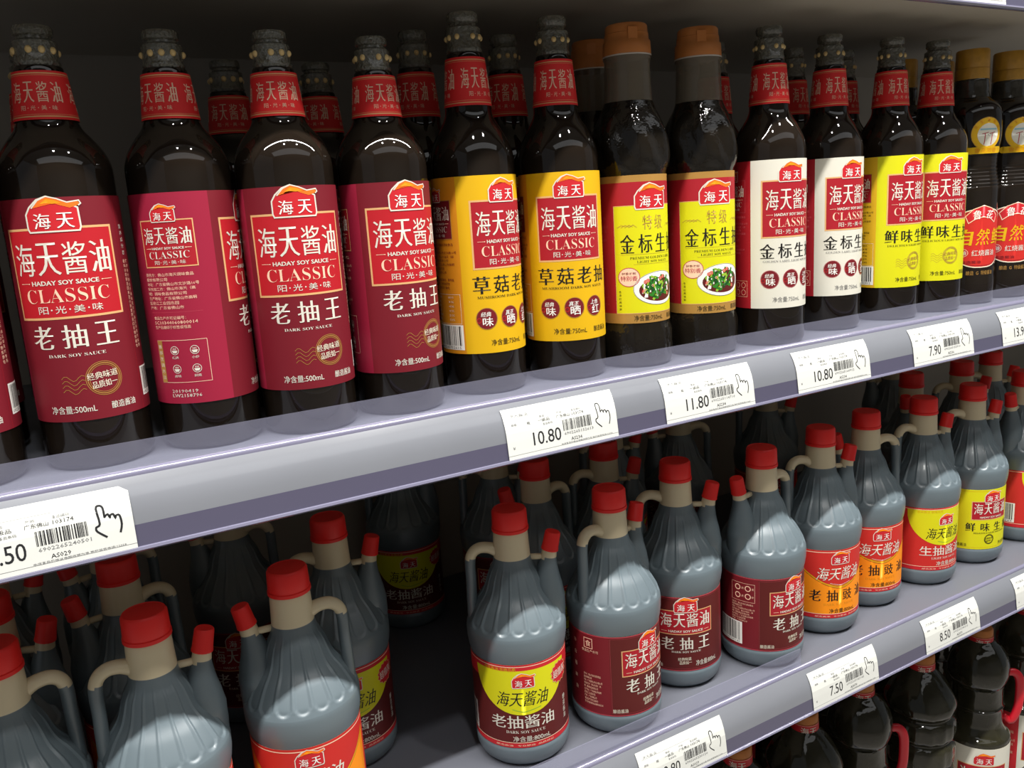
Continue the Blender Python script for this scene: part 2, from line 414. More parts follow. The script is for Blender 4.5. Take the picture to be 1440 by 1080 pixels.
# ---- label sheets --------------------------------------------------
def art_dark500():
    r = .0341; H = .139; A = Art(); d = pi/180*r
    A.rect(-66*d, 0, 188*d, H, 'maroon', 0); A.rect(-172*d, 0, -66*d, H, 'crimson', 0)
    A.rect(66*d, 0, 66*d+.00025, H, 'classic_red', 1)
    classic_panel(A, 0, H*.475, H*.868, .066, 'red', 'gold')
    for i, (c, x) in enumerate(zip('老抽王', (-.019, 0.0005, .0195))): A.text(c, x, H*(.39+.0*i), .0145, H*.105, 'offwhite', *SONG, res=3)
    A.text('DARK SOY SAUCE', 0, H*.305, .034, H*.014, 'offwhite', -.005, -.01, serif=True)
    stamp(A, .0135, H*.185, H*.078)
    A.text('净含量:500mL', -.0075, H*.055, .028, H*.036, 'offwhite', .004, 0); A.text('酿造酱油', .0235, H*.055, .0165, H*.034, 'offwhite', .008, 0)
    # back panel
    c = -118*d; classic_panel(A, c+.001, H*.66, H*.875, .036, 'classic_red', 'gold', mini=True, ft=.0007)
    info_block(A, c-.019, H*.635, .037, H*.0222, 'pale'); A.rect(c-.019, H*.445, c+.018, H*.446, 'rose', 1)
    info_block(A, c-.017, H*.43, .031, H*.0222, 'pale', INFO2)
    icon_box(A, c-.0175, H*.105, c+.018, H*.31, 'pale', 'offwhite', 'dgold'); A.vtext('推荐烹调方法', c-.0154, H*.28, H*.13, .0026, .0028, 'cream', res=1, lay=4)
    A.text('20190419', c-.001, H*.062, .0185, H*.016, 'offwhite', 0, 0, res=1); A.text('LW2158796', c, H*.040, .0205, H*.016, 'offwhite', 0, 0, res=1)
    # right panel
    A.vtext('营养成分表', 74*d, H*.86, H*.74, H*.02, .0032, 'offwhite', res=1)
    A.vtext('配料水非转基因黄豆小麦食用盐白砂糖焦糖色', 72*d, H*.70, H*.30, H*.016, .0026, 'pale', res=1)
    A.vtext('贮存条件阴凉干燥处密封开启后请及时食用', 78*d, H*.70, H*.30, H*.016, .0026, 'pale', res=1)
    white_barcode(A, 70*d, H*.06, 105*d, H*.20, '6902265240501', 4)
    return A, r, H
def seal_disc(A, x, y, r, top, big, edge='gold'):
    A.disc(x, y, r, 'deep', 2); A.ring(x, y, r*1.04, .0004, edge, 3); A.text(top, x-.05*r, y+r*.42, r*1.0, r*.48, 'white', .015, .01, 4, shear=.15)
    A.text(big, x+.1*r, y-r*.30, r*1.05, r*.86, 'white', .03, .015, 4); A.ring(x-r*.75, y-r*.15, r*.22, .0004, 'tomato', 4, n=12)
def art_750(base, side, name, eng, kind, namecol='black', framecol='gold', digits='6902265752615'):
    r = .0347; H = .140; A = Art(); d = pi/180*r
    A.rect(-66*d, 0, 125*d, H, base, 0); A.rect(-180*d, 0, -66*d, H, side, 0); A.rect(125*d, 0, 180*d, H, side, 0)
    classic_panel(A, 0, H*.485, H*.86, .058, 'classic_red', framecol)
    n = len(name)
    A.spread(name, -.0315, .0345, H*.392, H*.098, namecol, .0150, *SONG, lay=3, res=3)
    A.text(eng, .001, H*.322, .058, H*.015, 'ink' if kind != 'white' else 'grey', -.005, -.01, serif=True)
    if kind in ('mushroom', 'white'):
        for x, (t, b) in zip((-.0215, -.0005, .0195), (('经典', '味'), ('真正', '晒'), ('上色', '红'))): seal_disc(A, x, H*.200, .0083, t, b, 'dgold' if kind == 'mushroom' else 'mauve')
    else: stamp(A, .003, H*.20, H*.068, 'dgold', 'dgold')
    A.text('净含量:750mL', -.0045, H*.060, .029, H*.036, 'black' if kind != 'white' else 'grey', 0, 0); A.text('酿造酱油', .0255, H*.060, .0165, H*.034, 'ink' if kind != 'white' else 'grey', .004, 0)
    c = -104*d
    ink = {'mushroom': 'maroon', 'white': 'rose', 'lemon': 'ink'}[kind]
    lc = {'mushroom': 'deep', 'white': 'classic_red', 'lemon': 'classic_red'}[kind]
    classic_panel(A, c-.001, H*.66, H*.875, .036, lc, 'dgold' if kind != 'white' else 'mauve', mini=True, ft=.0006)
    info_block(A, c-.018, H*.64, .038, H*.0225, 'deep' if kind == 'mushroom' else ink)
    info_block(A, c-.018, H*.44, .034, H*.0225, 'deep' if kind == 'mushroom' else ink, ['配料：水、非转基因黄豆、食用盐', '小麦、白砂糖、酵母抽提物', '贮存条件：置阴凉干燥处'] if kind != 'white' else INFO2)
    if kind == 'white':
        A.frame(c+.002, H*.08, c+.019, H*.19, .0003, 'pale', 2)
        for i in range(2):
            for j in range(2): A.ring(c+.0065+i*.008, H*(.11+.05*j), .0026, .0004, 'pale', 3, n=14)
    else:
        A.frame(c-.018, H*.175, c+.0205, H*.345, .0003, 'cream', 2)
        for i in range(6):
            A.text(('营养成分表', '能量', '蛋白质', '脂肪', '碳水化合物', '钠')[i], c-.009, H*(.328-.026*i), .0026*(5 if i in (0, 4) else 2.6), H*.014, 'cream' if kind == 'mushroom' else ink, res=1)
            A.text(('NRV%', '3%', '4%', '0%', '2%', '53%')[i], c+.011, H*(.328-.026*i), .006, H*.012, 'cream' if kind == 'mushroom' else ink, res=1)
        white_barcode(A, c-.012, H*.022, c+.0215, H*.168, digits, 9 if kind == 'mushroom' else 12)
    return A, r, H
def art_premium():
    r = .0314; H = .129; A = Art(); d = pi/180*r
    A.rect(-180*d, H*.07, 180*d, H*.955, 'classic_red', 0); A.rect(-180*d, 0, 180*d, H*.07, 'dgold', 0); A.rect(-180*d, H*.955, 180*d, H, 'dgold', 0)
    A.rect(-65*d, H*.07, 78*d, H*.80, 'lemon', 1)
    A.frame(-65*d, H*.07, 78*d, H*.80, .0005, 'gold', 2)
    logo(A, -.001, H*.84, .032)
    A.spread('特级', -.0105, .0105, H*.685, H*.095, 'dgold', .0095, .0, -.01, lay=3, res=3)
    for s in (-1, 1):
        for q in range(4): A.line([(s*.0155+s*q*.0034, H*.655+q*.0004), (s*.0185+s*q*.0034, H*.672), (s*.0225+s*q*.0034, H*.655)], .0004, 'dgold', 3)
    A.spread('金标生抽', -.031, .031, H*.545, H*.125, 'black', .0138, *SONG, lay=3, res=3)
    A.text('PREMIUM GOLDEN LABEL', 0, H*.448, .044, H*.017, 'black', -.01, -.01, serif=True); A.text('LIGHT SOY SAUCE', 0, H*.422, .032, H*.016, 'black', -.01, -.01, serif=True)
    A.rect(-.030, H*.472, .030, H*.4735, 'dgold', 3); A.rect(-.019, H*.405, .033, H*.4065, 'dgold', 3)
    A.disc(-.0235, H*.320, .0095, 'pale', 3, ry=.0082); A.ring(-.0235, H*.320, .0095, .0006, 'mauve', 4, ry=.0082)
    A.text('鲜香浓郁', -.0235, H*.345, .0125, .0022, 'deep', lay=5, res=1); A.text('特别香', -.0235, H*.312, .0150, .0044, 'mauve', .01, 0, lay=5)
    # plate of stir-fried greens
    A.disc(.0055, H*.235, .0255, 'white', 3, ry=.0150, n=40); A.ring(.0055, H*.235, .0252, .0004, 'grey', 4, ry=.0147, n=40)
    A.disc(.0055, H*.225, .0205, 'brown', 4, ry=.0105, n=32)
    rr = random.Random(3)
    for i in range(70):
        a = rr.uniform(0, 2*pi); q = rr.uniform(0, 1)**.5; x = .0055+.0175*q*cos(a); y = H*.245+.0095*q*sin(a); t = rr.uniform(0, pi); l = rr.uniform(.0018, .0048); ww = rr.uniform(.0006, .0012)
        dx, dy = cos(t), sin(t); m = rr.choice(('green', 'green', 'dgreen', 'dgreen', 'lime', 'white', 'tomato'))
        if m == 'tomato': A.disc(x, y, .0018, m, 5+i % 4, n=10); A.ring(x, y, .0009, .0003, 'pale', 9, n=10)
        else: A.poly([(x-dx*l-dy*ww, y-dy*l+dx*ww), (x+dx*l-dy*ww, y+dy*l+dx*ww), (x+dx*l+dy*ww, y+dy*l-dx*ww), (x-dx*l+dy*ww, y-dy*l-dx*ww)], m, 5+i % 4)
    A.vtext('色泽红亮味鲜', -.0318, H*.22, H*.10, .0021, .0022, 'ink', res=1)
    A.text('净含量:750mL', -.006, H*.036, .028, H*.040, 'ink', .002, 0); A.text('酿造酱油', .0225, H*.036, .015, H*.036, 'ink', .004, 0)
    c = -108*d
    info_block(A, c-.013, H*.74, .030, H*.03, 'mauve'); icon_box(A, c-.012, H*.18, c+.014, H*.38, 'mauve', 'mauve')
    info_block(A, c-.013, H*.165, .028, H*.022, 'mauve', INFO2)
    return A, r, H
def neck_art(r0, H):
    A = Art(); L = 2*pi*r0
    A.rect(-L/2, 0, L/2, H, 'neckred', 0)
    for v in (.05, .93): A.rect(-L/2, H*v, L/2, H*v+.0007, 'gold', 1)
    for v in (.10, .90): A.rect(-L/2, H*v, L/2, H*v+.0002, 'gold', 1)
    for k in (-1, 0, 1):
        c = k*L/3
        A.spread('海天酱油', c-L*.155, c+L*.130, H*.56, H*.42, 'pale', L*.062, *SONG, lay=3)
        A.spread('阳光美味', c-L*.10, c+L*.09, H*.235, H*.10, 'pale', L*.028, 0, 0, lay=3, res=1)
        for i in (-1, 0, 1): A.disc(c-L*.005+i*L*.054, H*.235, .0003, 'pale', 3, n=6)
    return A
# jug labels: r .0432, height .081
JR, JH = .04325, .0808
def jug_common(A, edge='cherry'):
    L = pi*JR
    for v in (.0, .955): A.rect(-L, JH*v, L, JH*(v+.045), edge, 1)
def art_jug_arc(field, name, eng, arc='lemon', namecol='offwhite', badge=True):
    A = Art(); d = pi/180*JR; L = pi*JR
    A.rect(-L, 0, L, JH, field, 0); A.rect(-L, 0, L, JH*.055, 'cherry', 1)
    A.rect(-L, JH*.058, L, JH*.066, 'pale', 2); 
    if field == 'brown': A.rect(-L, JH*.80, L, JH, 'cherry', 1)
    A.rect(-L, JH*.972, L, JH*.980, 'pale', 2)
    pts = [(-.046, JH*(.93 if badge else .97)), (.046, JH*(.93 if badge else .97))]+[(.046*cos(t), JH*.93-JH*.53*sin(t)) for t in [pi*i/24 for i in range(1, 24)]]
    A.poly(pts, arc, 2)
    A.text('金奖酱油 金牌品质', -.020, JH*.945, .030, JH*.045, 'yellow', .01, 0, res=1)
    logo(A, .001, JH*.795, .0205)
    A.text('海天酱油', 0, JH*.595, .047, JH*.175, 'black', .012, -.012, 4, shear=.22, res=3)
    A.line([(-.010, JH*.470), (0, JH*.435), (.016, JH*.475)], .0008, 'lime', 3)
    A.text(name, -.001, JH*.315, .060, JH*.155, namecol, *SONG, lay=4, res=3)
    A.text(eng, .001, JH*.195, .036, JH*.035, namecol, -.01, -.01, 4, serif=True)
    A.text('净含量:800mL', .0065, JH*.110, .035, JH*.066, namecol, .004, 0, 4)
    A.text('酿造酱油   专业酿造  品质保证', 0, JH*.027, .055, JH*.022, 'pale', res=1)
    if badge:
        n = 28; cx, cy = .0395, JH*.775
        A.poly([(cx+(.0118 if i % 2 else .0102)*cos(2*pi*i/n), cy+(.0105 if i % 2 else .009)*sin(2*pi*i/n)) for i in range(n)], 'cherry', 5)
        A.line([(cx+(.0118 if i % 2 else .0102)*cos(2*pi*i/n), cy+(.0105 if i % 2 else .009)*sin(2*pi*i/n)) for i in range(n)], .0005, 'gold', 6, True)
        A.text('超值装', cx, cy, .018, .0078, 'offwhite', .01, 0, 7, rot=.10)
    A.vtext('酿造酱油', .0450, JH*.43, JH*.20, JH*.065, .0042, 'offwhite', res=1, a=.01)
    white_barcode(A, -.078, JH*.08, -.052, JH*.42, '6902265', 5)
    return A
def art_jug_classic(bar=True):
    A = Art(); d = pi/180*JR; L = pi*JR; cx = 0
    A.rect(-53*d, 0, 62*d, JH, 'brown', 0); A.rect(62*d, 0, L, JH, 'deep', 0); A.rect(-L, 0, -53*d, JH, 'deep', 0)
    for v in (0, .985): A.rect(-L, JH*v, L, JH*v+.0009, 'mauve', 2)
    A.frame(-52*d, JH*.03, 61*d, JH*.97, .0002, 'mauve', 1)
    w, y0, y1 = .057, JH*.50, JH*.815; h = y1-y0
    A.rect(-w/2, y0, w/2, y1, 'classic_red', 1); A.frame(-w/2, y0, w/2, y1, .0009, 'gold', 2)
    A.spread('海天酱油', -w*.46, w*.46, y0+h*.60, h*.58, 'offwhite', w*.22, *SONG, lay=4, res=3)
    A.text('HADAY SOY SAUCE', 0, y0+h*.13, w*.62, h*.10, 'offwhite', .03, .01, 4)
    for s in (-1, 1): A.rect(min(s*w*.34, s*w*.44), y0+h*.12, max(s*w*.34, s*w*.44), y0+h*.135, 'pale', 3)
    logo(A, 0, JH*.875, .024)
    for c, x in zip('老抽王', (-.019, 0, .019)): A.text(c, x, JH*.375, .0135, JH*.165, 'offwhite', *SONG, lay=4, res=3)
    A.text('DARK SOY SAUCE', 0, JH*.262, .030, JH*.026, 'offwhite', 0, 0, 4, serif=True)
    A.text('经典味道', -.002, JH*.165, .0135, JH*.045, 'cream', .01, 0, 4, rot=.05); A.text('品质如一', -.001, JH*.115, .0125, JH*.045, 'cream', .01, 0, 4, rot=.05)
    A.text('净含量:800mL', .0225, JH*.10, .026, JH*.075, 'offwhite', .004, 0, 4, shear=0)
    A.text('酿造酱油', -.0315, JH*.065, .014, JH*.05, 'cream', .004, 0, 4)
    x0, x1 = -92*d, -58*d
    if bar:
        A.frame(x0, JH*.66, x1, JH*.91, .0003, 'pale', 2)
        for i in range(2):
            for j in range(2):
                A.ring(x0+(x1-x0)*(.28+.44*i), JH*(.735+.11*j), .0028, .0009, 'pale', 3, n=12); A.text('烧炒卤煮'[i+2*j], x0+(x1-x0)*(.50+.42*i), JH*(.735+.11*j), .0022, .0026, 'pale', res=1)
        info_block(A, x0, JH*.64, x1-x0, JH*.034, 'pale', INFO)
        white_barcode(A, -118*d, JH*.05, -76*d, JH*.36, '6902265145143', 15)
    else:
        A.frame(x0+.004, JH*.82, x0+.013, JH*.94, .0006, 'pale', 2); A.text('食', x0+.0085, JH*.88, .006, .0062, 'pale', .01, 0); A.text('食品生产许可', x0+.010, JH*.785, .018, JH*.035, 'pale', res=1)
        info_block(A, x0+.002, JH*.50, x1-x0-.006, JH*.040, 'pale', INFO+INFO2[:2]); A.vtext('净含量酿造', -104*d, JH*.85, JH*.25, JH*.05, .004, 'pale', res=1)
    info_block(A, 85*d, JH*.80, .026, JH*.05, 'pale', INFO)
    return A
def art_jug_orange():
    A = Art(); L = pi*JR
    A.rect(-L, 0, L, JH, 'tomato', 0)
    pts = [(-.056, JH*.06), (.056, JH*.06), (.056, JH*.86)]+[(x, JH*(.44+.42*(abs(x)/.056)**1.6)) for x in [.052-.004*i for i in range(27)]]+[(-.056, JH*.86)]
    c = (0, JH*.2); n = len(pts)
    A.add(pts+[c], [(i, (i+1) % n, n) for i in range(n)], 'orange', 1)
    A.line([(x, JH*(.45+.42*(abs(x)/.056)**1.6)) for x in [.056-.004*i for i in range(29)]], .0012, 'yellow', 2)
    A.line([(x, JH*(.435+.42*(abs(x)/.056)**1.6)) for x in [.056-.004*i for i in range(29)]], .0004, 'deep', 2)
    A.rect(-L, 0, L, JH*.055, 'cherry', 1); A.rect(-L, JH*.058, L, JH*.066, 'pale', 2); A.rect(-L, JH*.965, L, JH*.975, 'pale', 2)
    logo(A, 0, JH*.865, .022)
    A.text('海天酱油', 0, JH*.655, .052, JH*.185, 'offwhite', .018, -.010, 4, shear=.22, res=3)
    A.line([(-.022, JH*.53), (0, JH*.465), (.022, JH*.53)], .0006, 'yellow', 3); A.line([(-.012, JH*.52), (0, JH*.485), (.012, JH*.52)], .0004, 'offwhite', 3)
    A.spread('老抽豉油', -.0345, .0345, JH*.335, JH*.165, 'black', .0135, *SONG, lay=4, res=3)
    A.text('DARK SOY SAUCE', 0, JH*.205, .037, JH*.035, 'ochre', -.01, -.01, 4, serif=True)
    A.text('净含量:800mL', .004, JH*.108, .033, JH*.066, 'ink', .004, 0, 4)
    A.text('酿造酱油   专业酿造  品质保证', 0, JH*.027, .055, JH*.022, 'pale', res=1)
    return A
def art_jug_lemon():
    A = Art(); L = pi*JR; d = pi/180*JR
    A.rect(-L, 0, L, JH, 'lemon', 0); A.frame(-.052, JH*.03, .050, JH*.97, .0003, 'ochre', 1)
    w, y0, y1 = .052, JH*.50, JH*.80; h = y1-y0
    A.rect(-w/2, y0, w/2, y1, 'classic_red', 1); A.frame(-w/2, y0, w/2, y1, .0009, 'gold', 2)
    A.spread('海天酱油', -w*.46, w*.46, y0+h*.60, h*.60, 'offwhite', w*.22, *SONG, lay=4, res=3)
    A.text('HADAY SOY SAUCE', 0, y0+h*.13, w*.62, h*.10, 'offwhite', .03, .01, 4); logo(A, 0, JH*.865, .023)
    A.spread('鲜味生抽', -.033, .033, JH*.375, JH*.14, 'black', .0125, *SONG, lay=4, res=3)
    A.text('DELICIOUS LIGHT SOY SAUCE', 0, JH*.275, .046, JH*.024, 'ink', 0, 0, 4, serif=True)
    stamp(A, -.003, JH*.165, .0065, 'ink', 'ink', waves=False)
    A.text('酿造酱油', -.038, JH*.07, .015, JH*.055, 'ink', .004, 0, 4); A.text('净含量:800mL', .026, JH*.08, .028, JH*.06, 'ink', .004, 0, 4)
    return A
def art_natural():
    """red shield-like label on the ochre-capped bottles (bottle radius .034)"""
    A = Art(); H = .088
    pts = []
    for i in range(48):
        t = 2*pi*i/48; c, s = cos(t), sin(t)
        x = .038*math.copysign(abs(c)**.72, c); y = .034*math.copysign(abs(s)**.85, s)
        pts.append((x*(1 if s > 0 else 1-.14*abs(s)), .040+y))
    A.poly(pts, 'tomato', 0); A.line(pts, .0012, 'cream', 1, True); A.line([(x*.955, .040+(y-.040)*.945) for x, y in pts], .0006, 'deep', 1, True)
    rib = [(-.020, .066), (-.012, .074), (0, .078), (.012, .074), (.020, .066), (.0165, .058), (.009, .063), (0, .065), (-.009, .063), (-.0165, .058)]
    A.add(rib, [(0, 1, 8, 9), (1, 2, 7, 8), (2, 3, 6, 7), (3, 4, 5, 6)], 'cherry', 2); A.line(rib, .0009, 'pale', 3, True)
    A.text('鲁', -.0075, .0675, .0095, .0105, 'white', .015, 0, 4, shear=.2, rot=.15); A.text('花', .0085, .0675, .0095, .0095, 'white', .015, 0, 4, shear=.2, rot=-.12)
    for c, x in zip('自然鲜', (-.0195, .001, .021)): A.text(c, x, .0415, .0165, .019, 'yellow', .028, .006, 4, shear=.12)
    A.disc(-.0225, .0235, .0068, 'mauve', 3, ry=.0048); A.ring(-.0225, .0235, .0068, .0005, 'pale', 4, ry=.0048)
    A.text('老抽', -.0225, .0235, .0095, .0048, 'white', .012, 0, 5, shear=.1); A.text('红烧酱油', .0030, .0230, .030, .0070, 'offwhite', .01, 0, 4)
    A.text('酿造酱油', -.012, .0125, .022, .0036, 'deep', .006, 0, 4)
    A.text('酿造  G  特级酱油', .0, -.0005, .034, .0050, 'dgold', .004, 0, 1)
    return A
def art_fan():
    """round yellow seal with a pale picture of two windmill-like towers, on a ribbon"""
    A = Art()
    A.disc(0, .013, .0185, 'amber', 0, ry=.0185, n=36); A.ring(0, .013, .0182, .0007, 'dgold', 1, n=36); A.disc(.001, .012, .0128, 'offwhite', 1, n=30)
    A.rect(-.009, .017, .011, .019, 'sky', 2)
    for x in (-.004, .0045): A.line([(x, .001), (x+.0008, .0135)], .0009, 'mauve', 3); A.line([(x-.003, .013), (x+.0045, .0145)], .0007, 'mauve', 3)
    for i, c in enumerate('花生油鲁花'):
        a = radians(150-30*i); A.text(c, .0155*cos(a), .013+.0155*sin(a), .0036, .0036, 'ochre', .01, 0, 3, rot=a-pi/2, res=1)
    A.rect(-.0205, -.009, .0205, -.0015, 'yellow', 4); A.disc(-.0205, -.00525, .00375, 'yellow', 4, n=12); A.disc(.0205, -.00525, .00375, 'yellow', 4, n=12)
    A.text('鲁花浓香', 0, -.0052, .028, .0052, 'ochre', .012, 0, 6)
    return A
def art_big(cap=False):
    r = .0455; H = .137; A = Art(); d = pi/180*r
    A.rect(-50*d, 0, 180*d, H, 'offwhite', 0); A.rect(-180*d, 0, -50*d, H, 'cherry', 0)
    A.rect(-.034, H*.46, .034, H*.80, 'classic_red', 1); A.frame(-.034, H*.46, .034, H*.80, .001, 'gold', 2)
    A.spread('海天酱油', -.031, .031, H*.655, H*.22, 'offwhite', .0145, *SONG, lay=4, res=3); A.text('HADAY SOY SAUCE', 0, H*.50, .04, H*.03, 'offwhite', .02, 0, 4)
    logo(A, 0, H*.87, .028); A.spread('金标生抽', -.036, .036, H*.33, H*.14, 'black', .016, *SONG, lay=4, res=3)
    info_block(A, -95*d, H*.8, .032, H*.05, 'pale')
    return A, r, H

# ------------------------------------------------------------------ price tags
RAIL = [(.5520, -.1525), (.5485, -.1578), (.5457, -.1640), (.5440, -.1700), (.5430, -.1765), (.5421, -.1835), (.5412, -.1900)]
def rail_at(v):
    """v: 0 at the bottom .. 1 at the top of the sloping ticket channel -> (y, z)"""
    t = (1-v)*(len(RAIL)-1); i = min(int(t), len(RAIL)-2); f = t-i
    return (RAIL[i][0]*(1-f)+RAIL[i+1][0]*f, RAIL[i][1]*(1-f)+RAIL[i+1][1]*f)
TW, TH = .104, .0400
def tag_map(u, v, h):
    y, z = rail_at(max(0, min(1, v/TH))); return (u, y-.0008-h, z)
HAND = [(.0, -.5), (-.40, -.18), (-.42, .02), (-.24, .14), (-.30, .86), (-.16, .98), (.0, .86), (.02, .40), (.04, .44), (.18, .52), (.26, .34), (.28, .44), (.42, .48), (.50, .28), (.54, .38), (.70, .36), (.74, -.06), (.62, -.42)]
def art_tag(price, big, code, bar, seed, left=False, grade='一级品', place='广东佛山', num='103174', red=True):
    A = Art()
    cut = .004 if left else .0
    A.poly([(0, 0), (TW, 0), (TW, TH-cut), (TW-cut*1.2, TH), (0, TH)] if left else [(0, 0), (TW, 0), (TW, TH), (0, TH)], 'tag_paper', 0)
    A.rect(0, .0028, TW, .0031, 'taglight', 1)
    A.text(price, .036, .0125, .0066*len(price)*(.9 if '.' in price else 1)-.004, .0100, 'tagink', .004, 0, 2)
    A.text('￥', .0055, .0085, .0022, .002, 'taglight', .012, .006, 2, res=1)
    A.barcode(.0515, .0135, .0795, .0225, 'tagink', seed, 2, n=56); A.text(bar, .066, .0113, .028, .0022, 'taglight', .012, .006, 2, res=1)
    A.text(code, .063, .0066, .0105, .0026, 'tagink', .003, 0, 2, res=1)
    A.text('本店商品价格以电脑收银为准 物价监督电话/12358', .073, .0038, .050, .0014, 'taglight', .012, .006, 2, res=1)
    A.rect(.004, .0318, .062, .0320, 'taglight', 1)
    A.text('海天酱油', .014, .0335, .016, .0026, 'taglight', .012, .006, 2, res=1)
    A.text('等级', .034, .0292, .005, .0019, 'taglight', .012, .006, 2, res=1); A.text('产地', .050, .0292, .005, .0019, 'taglight', .012, .006, 2, res=1); A.text('商品编码', .066, .0292, .009, .0019, 'taglight', .012, .006, 2, res=1)
    A.text('规格', .008, .0265, .005, .0022, 'taglight', .012, .006, 2, res=1); A.text('瓶', .021, .0258, .0028, .0026, 'tagink', lay=2, res=1)
    A.text(grade, .035, .0262, .0105, .0028, 'tagink', .002, 0, 2, res=1); A.text(place, .053, .0262, .0125, .0028, 'tagink', .002, 0, 2, res=1); A.text(num, .067, .0262, .011, .0026, 'tagink', .002, 0, 2, res=1)
    A.text('商品条码', .038, .0226, .009, .0019, 'taglight', .012, .006, 2, res=1)
    if red: A.disc(.0705, .0362, .0018, 'pink', 2, n=14); A.text('好又多大卖场' if left else '大卖场', .084, .0362, .022, .0028, 'pink', .004, 0, 2, res=1)
    hp, _ = smooth_path([(x, y, 0) for x, y in HAND], [1]*len(HAND), 3)
    A.line([(.0885+v.x*.0120, .0170+v.y*.0135) for v in hp], .0012 if left else .0008, 'tagink', 2)
    return A

# ------------------------------------------------------------------ the setting
def struct(name, bm, m):
    o = link(name, mesh_of(name, bm, m, smooth=False)); o['kind'] = 'structure'; return o
bm = bmesh.new(); box(bm, -2.5, 4.5, -2.6, 1.3, -.05, 0); struct('floor', bm, 'floor_tile')
bm = bmesh.new(); box(bm, -2.5, 4.5, -2.6, 1.3, 3.12, 3.17); struct('ceiling', bm, 'ceiling_white')
bm = bmesh.new(); box(bm, -2.5, 4.5, -2.65, -2.6, 0, 3.12); struct('wall_front', bm, 'ceiling_white')
XL, XR = -1.1, 2.9
bm = bmesh.new(); box(bm, XL, XR, 1.0, 1.03, 0, 2.35); struct('wall_back', bm, 'back_panel')

def thing(name, label, cat, loc=(0, 0, 0), rz=0, group=None):
    o = bpy.data.objects.new(name, None); COL.objects.link(o); o.empty_display_size = .02
    o.location = loc; o.rotation_euler = (0, 0, rz); o['label'] = label; o['category'] = cat
    if group: o['group'] = group
    return o
S1, S2, S3, S0 = -.1500, -.4944, -.9400, .2103     # shelf surfaces
def shelf(s, label, first=None):
    t = thing('shelf', label, 'shelf', (0, 0, s+ZC), group='gondola shelves')
    bm = bmesh.new(); box(bm, XL, XR, .562, .998, -.003, 0); link('board', mesh_of('board', bm, 'shelf_metal', False), t)
    bm = bmesh.new(); box(bm, XL, XR, .560, .566, -.034, -.0002); link('front_face', mesh_of('front_face', bm, 'shelf_metal', False), t)
    bm = bmesh.new(); box(bm, XL, XR, .567, .996, -.034, -.030); link('underside', mesh_of('underside', bm, 'underside', False), t)
    return t
def rail(s, label, lip_end=None):
    t = thing('price_rail', label, 'label holder', (0, 0, s-S1+ZC), group='ticket rails on the shelf fronts')
    bm = bmesh.new(); extrude_x(bm, [(.5617, -.1285), (.5606, -.1285), (.5598, -.1470), (.5610, -.1480), (.5617, -.1470)], XL, lip_end or XR)
    link('clear_lip', mesh_of('clear_lip', bm, 'clear_lip', False), t)
    bm = bmesh.new(); extrude_x(bm, [(.5596, -.1462), (.5576, -.1450), (.5556, -.1458), (.5545, -.1478), (.5548, -.1500), (.5570, -.1512), (.5596, -.1500)], XL, XR)
    link('upper_bead', mesh_of('upper_bead', bm, 'rail_edge', True, 50), t)
    k = 4; top = [(.5545, -.1490)]+RAIL[:k+1]; back = [(y+.0035, z) for y, z in reversed(top)]
    bm = bmesh.new(); extrude_x(bm, top+back, XL, XR); link('ticket_channel', mesh_of('ticket_channel', bm, 'rail_grey', True, 40), t)
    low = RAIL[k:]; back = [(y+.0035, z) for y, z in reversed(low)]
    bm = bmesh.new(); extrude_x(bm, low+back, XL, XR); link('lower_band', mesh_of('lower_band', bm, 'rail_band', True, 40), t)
    bm = bmesh.new(); extrude_x(bm, [(.5412, -.1900), (.5395, -.1902), (.5390, -.1918), (.5405, -.1932), (.5452, -.1938), (.5455, -.1900)], XL, XR)
    link('bottom_edge', mesh_of('bottom_edge', bm, 'rail_edge', True, 50), t)
    return t
shelf(S1, 'grey metal shelf board holding the row of glass soy sauce bottles')
shelf(S2, 'grey metal shelf board under the red-capped jugs')
shelf(S3, 'lowest grey shelf board under the large dark bottles with red handles')
shelf(S0, 'overhead shelf board above the glass bottles, only its underside seen')
rail(S1, 'clear and grey ticket rail under the glass bottles, with six price tags in view')
rail(S2, 'clear and grey ticket rail in front of the red-capped jugs, its clear lip ending midway', .645)
rail(S3, 'ticket rail on the lowest shelf, below the large handled bottles')
rail(S0, 'ticket rail of the overhead shelf, seen at the top right')

def tag(x, s, label, *a, **k):
    A = art_tag(*a, **k); me = A.build('price_tag', tag_map, step=.2, vstep=TH/6, off=.00005)
    t = link('price_tag', me); t.location = (x, 0, s-S1+ZC)
    t['label'] = label; t['category'] = 'price tag'; t['group'] = 'paper price tags in the rails'
    return t
tag(-.0675, S1, 'white price tag reading .50 with cut corner, leftmost on the upper rail', '5.50', 1, 'AS029', '6902265240501', 3, left=True)
tag(.300, S1, 'white price tag reading 10.80 below the yellow-labelled mushroom sauce bottles', '10.80', 1, 'AS234', '6902265152613', 5)
tag(.4555, S1, 'white price tag reading 11.80 below the two orange-capped bottles', '11.80', 1, 'AS234', '6902265114710', 6)
tag(.616, S1, 'white price tag reading 10.80 below the two white-labelled bottles', '10.80', 1, 'AS234', '6902265160912', 7)
tag(.789, S1, 'white price tag reading 7.90 below the lemon-labelled bottles', '7.90', 1, 'AS236', '6902265152910', 8)
tag(.948, S1, 'white price tag reading 13.90 at the right edge of the upper rail', '13.90', 1, 'AS238', '6916168616363', 9)
tag(.4165, S2, 'white price tag with price ending in .80, cut by the bottom picture edge', '9.80', 1, 'AS029', '6902265230120', 10)
tag(.643, S2, 'white price tag reading 7.50 in front of the orange-labelled jugs', '7.50', 1, 'AS070', '6902265145143', 11)
